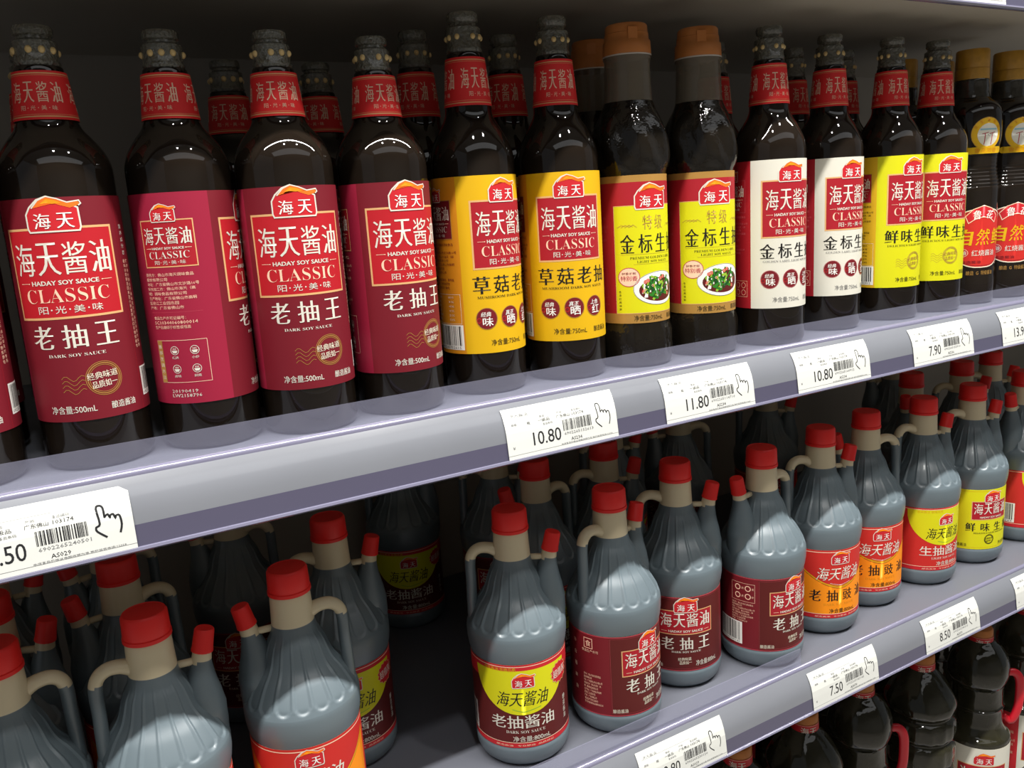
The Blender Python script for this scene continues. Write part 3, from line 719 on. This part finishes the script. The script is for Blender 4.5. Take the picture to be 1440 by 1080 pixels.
tag(.831, S2, 'white price tag reading 8.50 in front of the lemon-labelled jug', '8.50', 1, 'AS071', '6902265240310', 12)
tag(1.012, S2, 'white price tag cut by the right picture edge on the jug shelf rail', '7.90', 1, 'AS072', '6902265152910', 13)
tag(.685, S0, 'white price tag on the overhead rail, the left one of two', '12.80', 1, 'AS113', '6902265330120', 14)
tag(.813, S0, 'white price tag on the overhead rail, the right one of two', '14.50', 1, 'AS114', '6902265330113', 15)

# ------------------------------------------------------------------ things with parts: prototypes and copies
def dup(root, loc, rz, label, group=None):
    r = root.copy(); COL.objects.link(r); r.location = loc; r.rotation_euler = (0, 0, rz); r['label'] = label
    if group: r['group'] = group
    for ch in list(root.children):
        c = ch.copy(); COL.objects.link(c); c.parent = r
        for g in ch.children:
            e = g.copy(); COL.objects.link(e); e.parent = c
    return r
def label_part(parent, name, radius, z0, H, A, uspan=(-180, 180), r0=None):
    """paper sleeve (thin shell) with its flat print as a sub-part"""
    rr = radius if callable(radius) else (lambda v: radius)
    bm = bmesh.new(); n = int((uspan[1]-uspan[0])/3.75); rows = []
    vs = [H*i/6 for i in range(7)] if callable(radius) else [0, H]
    for v in vs:
        rows.append([bm.verts.new((rr(v)*sin(radians(uspan[0]+(uspan[1]-uspan[0])*k/n)), -rr(v)*cos(radians(uspan[0]+(uspan[1]-uspan[0])*k/n)), z0+v)) for k in range(n+1)])
    for i in range(len(vs)-1):
        for k in range(n): bm.faces.new((rows[i][k], rows[i][k+1], rows[i+1][k+1], rows[i+1][k]))
    if uspan[1]-uspan[0] >= 360: bmesh.ops.remove_doubles(bm, verts=bm.verts, dist=1e-6)
    lab = link(name, mesh_of(name, bm, 'cream'), parent)
    r0_ = r0 or rr(0)
    def f(u, v, h):
        t = u/r0_; r = rr(v)+h; return (r*sin(t), -r*cos(t), z0+v)
    me = A.build('printing', f, off=.00005)
    me.shade_smooth(); link('printing', me, lab); return lab

def stopper_parts(t, z0, z1, r):
    """collar with gold dots, groove and domed top"""
    h = z1-z0; bm = bmesh.new()
    lathe(bm, [(r*1.10, z0), (r*1.16, z0+h*.06), (r*1.16, z0+h*.10), (r*1.10, z0+h*.14), (r*1.12, z0+h*.5), (r*1.12, z0+h*.60), (r*.90, z0+h*.66), (r*.88, z0+h*.72), (r*1.0, z0+h*.76), (r*1.02, z0+h*.90), (r*.95, z0+h*.97), (r*.6, z1), (.0005, z1+.0002)], 32)
    link('stopper', mesh_of('stopper', bm, 'stopper', True, 50), t)
    bm = bmesh.new()
    for k in range(9):
        a = 2*pi*(k//3)/3+radians(33*(k % 3))-pi/2-radians(8)
        m = Matrix.Translation((r*1.08*cos(a), r*1.08*sin(a), z0+h*.37)) @ Matrix.Diagonal((.0022, .0022, .0023, 1))
        bmesh.ops.create_uvsphere(bm, u_segments=8, v_segments=6, radius=1, matrix=m)
    o = link('gold_dot_ring', mesh_of('gold_dot_ring', bm, 'gold_dot'), t); o['kind'] = 'stuff'
def ribs(r, k, a): return lambda t, rr, z: rr+a*cos(k*t)

def glass_bottle(kind):
    big = kind != 'dark500'
    R_, HT = (.0342, .300) if big else (.0336, .2760)
    t = bpy.data.objects.new('soy_sauce_bottle', None); COL.objects.link(t); t['category'] = 'bottle'; t.empty_display_size = .02
    if big: P = [(.028, 0), (.0325, .0015), (.0342, .006), (.0342, .180), (.0342, .184), (.0337, .191), (.0315, .199), (.0265, .209), (.0215, .217), (.0190, .223), (.0182, .231), (.0163, .250), (.0148, .266), (.0142, .269)]; nk = (.2285, .2650, .0187, .0152); st = (.269, .300, .0122)
    else: P = [(.027, 0), (.032, .0015), (.0336, .006), (.0336, .182), (.0336, .186), (.0330, .192), (.0300, .200), (.0245, .208), (.0200, .2135), (.0180, .218), (.0172, .222), (.0160, .235), (.0142, .249), (.0135, .2515)]; nk = (.2190, .2480, .0182, .0148); st = (.2515, .2760, .0115)
    bm = bmesh.new(); lathe(bm, P[:4]+smooth_prof(P[3:], 3)[1:], 56); link('glass_body', mesh_of('glass_body', bm, 'glass_dark', True, 60), t)
    if kind == 'dark500': A, r, H = art_dark500(); z0 = .0330
    elif kind == 'mushroom': A, r, H = art_750('yellow', 'ochre', '草菇老抽', 'MUSHROOM DARK SOY SAUCE', 'mushroom'); z0 = .0345
    elif kind == 'white': A, r, H = art_750('offwhite', 'classic_red', '金标生抽', 'GOLDEN LABEL LIGHT SOY SAUCE', 'white'); z0 = .0370
    else: A, r, H = art_750('lemon', 'amber', '鲜味生抽', 'DELICIOUS LIGHT SOY SAUCE', 'lemon', digits='6902265152912'); z0 = .0365
    label_part(t, 'label', r, z0, H, A, uspan=(-172, 180) if kind == 'dark500' else (-180, 180), r0=r)
    Hn = nk[1]-nk[0]; ra, rb = nk[2]+.0003, nk[3]+.0006
    label_part(t, 'neck_label', lambda v: ra+(rb-ra)*(v/Hn), nk[0], Hn, neck_art(ra, Hn), r0=ra)
    stopper_parts(t, *st)
    return t
def premium_bottle():
    t = bpy.data.objects.new('soy_sauce_bottle', None); COL.objects.link(t); t['category'] = 'bottle'; t.empty_display_size = .02
    def rf(th, r, z):
        if .172 < z < .232:
            e = min(1, (z-.172)/.012)*min(1, (.232-z)/.03); return r+.0016*e*sin(7*th+(z-.17)*70)*(1 if r > .02 else .3)
        if z < .038: return r+.0007*min(1, z/.01)*sin(14*th+z*60)*min(1, (.038-z)/.006)
        return r
    P = [(.027, 0), (.032, .002), (.0335, .008), (.0335, .03), (.0318, .037), (.0311, .040), (.0311, .169), (.0318, .172)]
    Q = [(.0318, .172), (.0338, .180), (.0340, .192), (.0325, .205), (.0285, .217), (.0240, .226), (.0215, .232)]
    bm = bmesh.new(); lathe(bm, P[:6]+[(.0311, .1), *P[6:]][:1]+P[6:]+smooth_prof(Q, 5)[1:], 96, rf=rf, cap1=True)
    link('plastic_body', mesh_of('plastic_body', bm, 'pet_dark', True, 60), t)
    bm = bmesh.new(); lathe(bm, [(.0214, .2322), (.0206, .240), (.0200, .262), (.0197, .266), (.0208, .268), (.0208, .270)], 48, rf=lambda th, r, z: r+.0002*cos(12*th), cap0=False)
    link('clear_neck', mesh_of('clear_neck', bm, 'clear_neck', True, 50), t)
    A, r, H = art_premium(); label_part(t, 'label', r+.0002, .0402, H, A, r0=r)
    bm = bmesh.new(); lathe(bm, [(.0208, .2702), (.0211, .2712), (.0206, .282), (.0193, .2835), (.0190, .2885), (.0185, .289), (.0182, .2945), (.0176, .2955), (.0168, .2962), (.0005, .2964)], 48)
    # hinge bump of the flip cap
    for a in (-1.9, 1.2):
        m = Matrix.Rotation(a, 4, 'Z') @ Matrix.Translation((.0188, 0, .287)) @ Matrix.Diagonal((.0016, .005, .006, 1)); bmesh.ops.create_cube(bm, size=1.6, matrix=m)
    c = link('cap', mesh_of('cap', bm, 'orange_cap', True, 40), t)
    bm = bmesh.new(); lathe(bm, [(.0213, .2696), (.0213, .2708), (.0209, .2709)], 48, cap0=False, cap1=False); link('cap_ring', mesh_of('cap_ring', bm, 'white_plastic'), t)
    return t
def ochre_bottle():
    t = bpy.data.objects.new('soy_sauce_bottle', None); COL.objects.link(t); t['category'] = 'bottle'; t.empty_display_size = .02
    def rf(th, r, z):
        if .134 < z < .176: return r-.0005*(1+cos((z-.134)*2*pi/.0042))
        return r
    P = [(.028, 0), (.033, .002), (.0345, .008), (.0345, .028), (.0338, .034), (.0338, .133), (.0345, .137)]
    Q = [(.0345, .137), (.0335, .144), (.0318, .153), (.0312, .163), (.0320, .178), (.0336, .190), (.0342, .206), (.0335, .222), (.0295, .231), (.0235, .2365), (.0201, .2395)]
    bm = bmesh.new(); lathe(bm, P+smooth_prof(Q, 8)[1:], 56, rf=rf); link('glass_body', mesh_of('glass_body', bm, 'glass_dark', True, 60), t)
    bm = bmesh.new(); lathe(bm, [(.0200, .2396), (.0187, .246), (.0182, .257), (.0185, .259), (.0172, .261)], 40, rf=lambda th, r, z: r+.0002*cos(16*th)); link('neck', mesh_of('neck', bm, 'glass_neck', True, 50), t)
    bm = bmesh.new(); lathe(bm, [(.0178, .2602), (.0183, .261), (.0181, .272), (.0176, .2725), (.0176, .2735), (.0180, .274), (.0178, .292), (.0168, .2935), (.0005, .2938)], 48, rf=ribs(0, 60, .00012)); link('cap', mesh_of('cap', bm, 'ochre_cap', True, 40), t)
    A = art_natural(); me = A.build('front_label', (lambda u, v, h: ((.0340+h)*sin(u/.0340), -(.0340+h)*cos(u/.0340), .038+v))); me.shade_smooth(); link('front_label', me, t)
    A = art_fan()
    def fm(u, v, h):
        z = .184+v; k = [(.150, .0320), (.163, .0315), (.178, .0324), (.190, .0341), (.206, .0346), (.222, .0338), (.231, .0300), (.240, .024)]
        for (za, ra), (zb, rb) in zip(k, k[1:]):
            if za <= z <= zb: rr = ra+(rb-ra)*(z-za)/(zb-za)
        return ((rr+h)*sin(u/.034), -(rr+h)*cos(u/.034), z)
    # refine the seal vertically so it follows the curved shoulder
    me = A.build('shoulder_seal', fm, vstep=.003); me.shade_smooth(); link('shoulder_seal', me, t)
    return t

NF = 18
def jug(kind, flip, art):
    t = bpy.data.objects.new('soy_sauce_jug', None); COL.objects.link(t); t['category'] = 'bottle'; t.empty_display_size = .02
    s = 1 if flip else -1                                     # handle side
    liq = .1885
    P = [(.0355, 0), (.0372, .0012), (.0408, .0050), (.0432, .011), (.0440, .018), (.0438, .0205), (.0428, .0222), (.0427, .0240), (.0427, .1010), (.0430, .1030), (.0442, .1075), (.0452, .1150), (.0454, .1230), (.0450, .1270)]
    Q = [(.0450, .1270), (.0436, .1310), (.0418, .1357), (.0355, .1470), (.0278, .1580), (.0227, .1720), (.0185, .1800), (.0166, .1870)]
    Z = [(.0166, .1870), (.0165, .1900), (.0160, .2000), (.0155, .2120), (.0145, .2135)]
    w = 2*pi/NF
    def rf(th, r, z):
        if .1245 < z < .186:
            # flutes: raised petals with round feet
            d = abs(((th/w) % 1)-.5)*2                      # 0 centre .. 1 edge of petal
            foot = .1290+.0060*(1-math.sqrt(max(0, 1-min(1, d/.8)**2)))
            e = max(0, min(1, (z-foot)/.0026))*max(0, min(1, (.186-z)/.02)); e = e*e*(3-2*e)
            s_ = max(0, min(1, (.90-d)/.20)); s_ = s_*s_*(3-2*s_)
            return r-.0012*e*s_*min(1, (r/.03))
        return r
    bm = bmesh.new(); lathe(bm, P+smooth_prof(Q, 9)[1:]+smooth_prof(Z, 2)[1:], NF*14, rf=rf, mi=lambda z: 1 if z > liq else 0)
    bm2 = mesh_of('body', bm, ['sauce_plastic', 'milky_plastic'], True, 60); link('body', bm2, t)
    pts, rad = smooth_path([(s*.0120, 0, .1925), (s*.0200, 0, .1960), (s*.0285, 0, .1965), (s*.0350, 0, .1925), (s*.0378, 0, .1840), (s*.0380, 0, .1650), (s*.0385, 0, .1450), (s*.0375, 0, .1260)], [.0060, .0050, .0048, .0048, .0048, .0047, .0048, .0062], 5)
    bm = bmesh.new(); tube(bm, pts, rad, 14, mi=lambda z: 1 if z > liq-.001 else 0, flat=1.15); link('handle', mesh_of('handle', bm, ['sauce_plastic', 'milky_plastic']), t)
    q = -s
    pts, rad = smooth_path([(q*.0355, 0, .1200), (q*.0330, 0, .1310), (q*.0312, 0, .1450), (q*.0306, 0, .1580), (q*.0312, 0, .1700), (q*.0328, 0, .1815), (q*.0348, 0, .1930)], [.0100, .0132, .0150, .0135, .0104, .0074, .0063], 5)
    bm = bmesh.new(); tube(bm, pts, rad, 20, mi=lambda z: 1 if z > .1835 else 0); link('spout', mesh_of('spout', bm, ['sauce_plastic', 'milky_plastic']), t)
    bm = bmesh.new(); tube(bm, [(q*.014, 0, .1845), (q*.030, 0, .1835)], [.0028, .0028], 10); link('spout_bridge', mesh_of('spout_bridge', bm, 'milky_plastic'), t)
    bm = bmesh.new(); lathe(bm, [(.0166, .2125), (.0166, .2150), (.0158, .2155), (.0161, .2165), (.0156, .2300), (.0146, .2318), (.0142, .2322), (.0138, .2316), (.0004, .2316)], 90, rf=lambda th, r, z: r+(.00018*cos(45*th) if .2165 < z < .2295 else 0))
    link('cap', mesh_of('cap', bm, 'red_cap', True, 45), t)
    bm = bmesh.new(); lathe(bm, [(.0078, -.001), (.0078, .0005), (.0075, .001), (.0070, .0150), (.0062, .0162), (.0004, .0162)], 36, rf=lambda th, r, z: r+.0001*cos(18*th))
    ax = Matrix.Translation((q*.0346, 0, .1910)) @ Matrix.Rotation(q*radians(13), 4, 'Y'); bmesh.ops.transform(bm, matrix=ax, verts=bm.verts)
    link('spout_cap', mesh_of('spout_cap', bm, 'red_cap', True, 45), t)
    if art is not None: label_part(t, 'label', JR, .0222, JH, art, r0=JR)
    return t

# ---- place the glass bottles ---------------------------------------
def place(proto, used, x, y, z, psi, label, group):
    """psi: how far the front label is turned to the right of the line to the eye point"""
    rz = radians(psi)-atan2(x, y)
    if proto in used: return dup(proto, (x, y, z+ZC+.0002), rz, label, group)
    used.add(proto); proto.location = (x, y, z+ZC+.0002); proto.rotation_euler = (0, 0, rz); proto['label'] = label; proto['group'] = group
    return proto
USED = set()
pA = glass_bottle('dark500'); pB = glass_bottle('mushroom'); pC = premium_bottle(); pD = glass_bottle('white'); pE = glass_bottle('lemon'); pF = ochre_bottle()
G1 = 'glass soy sauce bottles in the front row of the upper shelf'
front = [
 (pA, -.0475, .622, -12, 'maroon-labelled dark soy sauce bottle cut by the left picture edge'),
 (pA, .0301, .6238, -9, 'maroon-labelled dark soy sauce bottle, front label fully in view, second from the left edge'),
 (pA, .1038, .6215, 93, 'dark soy sauce bottle turned to show its bright crimson back label with small text'),
 (pA, .1722, .6088, 8, 'maroon-labelled bottle just right of the one showing its back label'),
 (pA, .2472, .6133, 31, 'maroon-labelled bottle standing directly left of the first yellow-labelled bottle'),
 (pB, .3308, .6263, 41, 'yellow-labelled mushroom soy sauce bottle with barcode side showing, beside the maroon ones'),
 (pB, .4119, .6226, 14, 'yellow-labelled mushroom soy sauce bottle facing front, left of the orange caps'),
 (pC, .4871, .6196, 35, 'orange-capped bottle with red and yellow label, left one of the pair'),
 (pC, .5666, .6166, 29, 'orange-capped bottle with red and yellow label, right one of the pair'),
 (pD, .6464, .6060, 37, 'white-labelled light soy sauce bottle with its red side panel showing'),
 (pD, .7507, .6223, 45, 'white-labelled light soy sauce bottle standing left of the lemon-yellow labels'),
 (pE, .8443, .6187, 48, 'lemon-labelled light soy sauce bottle with barcode side showing'),
 (pE, .9226, .6179, 33, 'lemon-labelled light soy sauce bottle next to the ochre-capped bottles'),
 (pF, 1.000, .625, 34, 'ochre-capped bottle with red oval label beside the lemon-labelled bottle'),
 (pF, 1.075, .625, 30, 'ochre-capped bottle with red oval label cut by the right picture edge'),
]
for p, x, y, psi, lb in front: place(p, USED, x, y, S1, psi, lb, G1)
G2 = 'glass soy sauce bottles in the second row of the upper shelf'
back = [
 (pA, -.045, .71, 10, 'dim bottle in the second row behind the leftmost maroon-labelled bottle'),
 (pA, .0290, .715, 30, 'dim bottle hidden behind the maroon bottle whose front label faces us'),
 (pA, .166, .722, 0, 'dim maroon-necked bottle in the shade between the third and fourth front bottles'),
 (pA, .240, .722, -25, 'dim maroon-necked bottle in the shade behind the gap right of the fourth front bottle'),
 (pB, .320, .6985, -15, 'red-necked bottle in the second row, seen left of the first yellow-labelled bottle'),
 (pB, .4081, .6970, -10, 'red-necked bottle in the second row between the two yellow-labelled bottles'),
 (pC, .500, .690, 20, 'second-row orange-capped bottle, mostly hidden by the left orange-capped one'),
 (pB, .6499, .6850, 40, 'red-necked bottle in the second row, seen right of the orange-capped pair'),
 (pD, .7735, .6920, 60, 'red-necked bottle in the second row between the two white-labelled bottles'),
 (pD, .8548, .6900, 70, 'red-necked bottle in the second row right of the second white-labelled bottle'),
 (pF, .975, .700, 30, 'second-row ochre-capped bottle seen between the two lemon-labelled bottles'),
 (pF, 1.052, .702, 30, 'second-row ochre-capped bottle seen right of the last lemon-labelled bottle'),
 (pF, 1.128, .702, 30, 'second-row ochre-capped bottle seen between the two front ochre-capped bottles'),
]
for p, x, y, psi, lb in back: place(p, USED, x, y, S1, psi, lb, G2)

# ---- place the jugs -------------------------------------------------
aP = art_jug_arc('brown', '老抽酱油', 'DARK SOY SAUCE'); aQ = art_jug_classic(); aQ2 = art_jug_classic(False); aR = art_jug_orange()
aS = art_jug_arc('tomato', '生抽酱油', 'LIGHT SOY SAUCE', badge=False); aT = art_jug_lemon()
J = {}
def jg(k, flip):
    if (k, flip) not in J: J[(k, flip)] = jug(k, flip, dict(P=aP, Q=aQ if flip else aQ2, R=aR, S=aS, T=aT)[k])
    return J[(k, flip)]
G3 = 'red-capped grey jugs in the front row of the middle shelf'
jf = [
 ('P', 1, -.0546, .6240, 0, 'red-capped jug cut by the left picture edge, handle to its right'),
 ('R', 0, .0380, .6125, 4, 'red-capped jug at the bottom left with handle left and spout right'),
 ('R', 1, .1426, .6232, -1, 'red-capped jug with orange and red label, spout left and handle right, above the bottom edge'),
 ('P', 0, .3425, .6243, 2, 'jug with yellow arc and maroon label, badge at upper right, right of the dark gap'),
 ('Q', 0, .4423, .6108, 46, 'maroon-labelled jug with its handle towards us, next to the yellow-arc jug'),
 ('Q', 0, .5429, .6340, 10, 'maroon-labelled jug facing front with handle left and spout right'),
 ('Q', 1, .6399, .6099, 49, 'maroon-labelled jug with its spout towards us and a white barcode'),
 ('R', 0, .7440, .6215, 32, 'orange-labelled jug with handle left, next to the jug showing a barcode'),
 ('R', 1, .8365, .6330, 29, 'orange-labelled jug with its handle to the right'),
 ('S', 0, .9384, .6283, 43, 'red-labelled jug with lemon arc between the orange and yellow labels'),
 ('T', 0, 1.0413, .6291, 42, 'lemon-yellow labelled jug with framed red title'),
 ('S', 1, 1.1580, .6280, 66, 'red-labelled jug cut by the right picture edge, spout towards us'),
]
for k, fl, x, y, psi, lb in jf: place(jg(k, fl), USED, x, y, S2, psi, lb, G3)
G4 = 'red-capped grey jugs in the rows behind on the middle shelf'
jb = [
 ('P', 0, .2039, .7116, 4, 'jug with yellow arc label standing one row back, left of the dark gap'),
 ('R', 1, .0315, .7346, 5, 'dim jug one row behind the bottom left jug, handle to the right'),
 ('R', 0, -.060, .7150, -20, 'dim jug one row back near the left picture edge, only its spout cap clear'),
 ('Q', 1, .030, .835, 10, 'dim jug two rows back behind the bottom left jugs'),
 ('Q', 0, -.066, .822, 10, 'dim jug two rows back at the left picture edge'),
 ('Q', 1, .1427, .8437, -10, 'dim fluted jug two rows back just under the upper rail, its cap hidden by it'),
 ('P', 0, .3580, .9250, 2, 'dim yellow-arc jug far back in the dark gap, cap hidden by the rail'),
 ('P', 1, .4371, .7350, 30, 'shaded jug one row back between the yellow-arc jug and the maroon one'),
 ('Q', 0, .4420, .8350, 0, 'dim jug two rows back, its handle arch left of the shaded red cap'),
 ('Q', 0, .5324, .7420, 20, 'shaded jug one row back, handle and spout both visible, behind the maroon pair'),
 ('P', 0, .6100, .8350, 25, 'dim jug two rows back, small red spout cap under the rail'),
 ('Q', 1, .7180, .8300, 10, 'dim jug two rows back with only a pale neck showing under the rail'),
 ('R', 0, .8900, .8400, 15, 'dim jug two rows back, small red spout cap left of the 10.80 tag edge'),
 ('P', 1, 1.0530, .7250, 80, 'shaded jug one row back, small red cap between red and yellow labelled jugs'),
 ('P', 1, 1.1765, .8440, 20, 'dim jug two rows back with its neck just under the rail'),
 ('T', 0, 1.1663, .7230, 30, 'shaded jug one row back behind the lemon-labelled jug, handle left'),
 ('P', 0, 1.2620, .7370, 30, 'shaded jug one row back, cap touching the underside of the 7.90 tag'),
]
for k, fl, x, y, psi, lb in jb: place(jg(k, fl), USED, x, y, S2, psi, lb, G4)

# ---- large bottles on the lowest shelf ------------------------------
def big_parts(t, P, rf, cap_z, art_z=None, seg=64):
    bm = bmesh.new(); lathe(bm, P, seg, rf=rf); link('plastic_body', mesh_of('plastic_body', bm, 'pet_green', True, 55), t)
    bm = bmesh.new(); lathe(bm, [(.0165, cap_z-.022), (.0168, cap_z-.020), (.0162, cap_z-.002), (.0150, cap_z), (.0004, cap_z+.0003)], 60, rf=lambda th, r, z: r+.00015*cos(30*th)); link('cap', mesh_of('cap', bm, 'orange_cap', True, 45), t)
    A = Art(); r = .0170; A.rect(-pi*r*.6, 0, pi*r*.6, .016, 'cherry', 0); A.frame(-pi*r*.55, .001, pi*r*.55, .015, .0004, 'pale', 1); A.text('海天', 0, .008, .020, .010, 'offwhite', .01, 0, 3)
    me = A.build('cap_band', (lambda u, v, h: ((r+h)*sin(u/r), -(r+h)*cos(u/r), cap_z-.026+v))); link('cap_band', me, t)
def big_bottle(kind):
    t = bpy.data.objects.new('large_sauce_bottle', None); COL.objects.link(t); t['category'] = 'bottle'; t.empty_display_size = .02
    base = [(.036, 0), (.042, .003), (.0450, .012), (.0450, .150)]
    if kind == 'ringed':
        P = base+[(.0450, .154), (.0405, .159), (.0445, .165), (.0455, .178), (.0445, .190), (.0400, .197), (.0445, .204), (.0455, .215), (.0440, .226), (.0395, .232), (.0440, .240), (.0452, .248), (.0430, .256), (.0350, .272), (.0250, .286), (.0180, .294), (.0150, .298), (.0150, .302)]
        def rf(th, r, z): return r+(.0009*cos(16*th) if .16 < z < .228 and r > .043 else 0)+(.0005*cos(10*th+z*90) if z > .236 and r > .02 else 0)
        big_parts(t, base+smooth_prof(P[3:], 4)[1:], rf, .3150)
    else:
        P = base+[(.0445, .156), (.0390, .162), (.0350, .170), (.0338, .178), (.0335, .196), (.0352, .200), (.0335, .204), (.0335, .229), (.0355, .234), (.0395, .241), (.0415, .253), (.0390, .268), (.0310, .284), (.0200, .295), (.0150, .300), (.0150, .303)]
        def rf(th, r, z):
            if .175 < z < .232: return r*(1+.05*(abs(cos(2*th))-.5))
            if z >= .232 and r > .02: return r*(1-.05*abs(sin(3*th)))
            return r
        big_parts(t, base+smooth_prof(P[3:], 4)[1:], rf, .3150)
        pts, rad = smooth_path([(.034, 0, .244), (.047, 0, .246), (.0545, 0, .236), (.0560, 0, .215), (.0545, 0, .190), (.0470, 0, .170), (.0360, 0, .176)], [.005, .0060, .0062, .0062, .0062, .0060, .005], 5)
        bm = bmesh.new(); tube(bm, pts, rad, 12, flat=.6); link('handle', mesh_of('handle', bm, 'red_handle'), t)
    A, r, H = art_big(); label_part(t, 'label', .0453, .0125, H, A, r0=r)
    return t
pR, pH = big_bottle('ringed'), big_bottle('handled')
GB = 'large dark bottles on the lowest shelf'
zb = S3
for p, x, y, psi, lb in [
 (pR, .6320, .640, 0, 'large dark bottle with red band on its neck, lowest shelf, left of the others'),
 (pR, .7439, .640, 20, 'large round-shouldered dark bottle below the left end of the 7.50 tag'),
 (pH, .8546, .645, 15, 'large dark bottle with red handle below the 7.50 tag'),
 (pR, .9729, .640, 20, 'large ringed dark bottle without handle between the two red-handled ones'),
 (pH, 1.0987, .635, 18, 'large faceted bottle with red handle and cream label at the bottom right'),
 (pH, 1.2250, .640, 50, 'large dark bottle with red and cream label cut by the right picture edge'),
 ]: place(p, USED, x, y, zb, psi, lb, GB)
for p, x, y, psi, lb in [
 (pH, .6900, .750, 15, 'large dark bottle in the second row of the lowest shelf, at the left'),
 (pR, .8000, .750, 15, 'large dark bottle in the second row of the lowest shelf, behind the first red handle'),
 (pH, .9200, .755, 15, 'large dark bottle in the second row of the lowest shelf, behind the ringed one'),
 (pR, 1.0400, .750, 15, 'large dark bottle in the second row of the lowest shelf, behind the cream-labelled one'),
 (pH, 1.1700, .755, 15, 'large dark bottle in the second row of the lowest shelf, at the far right'),
 ]: place(p, USED, x, y, zb, psi, lb, GB)

bpy.data.objects.remove(_fo); bpy.data.objects.remove(_co)
bpy.data.curves.remove(_fc); bpy.data.curves.remove(_cc)
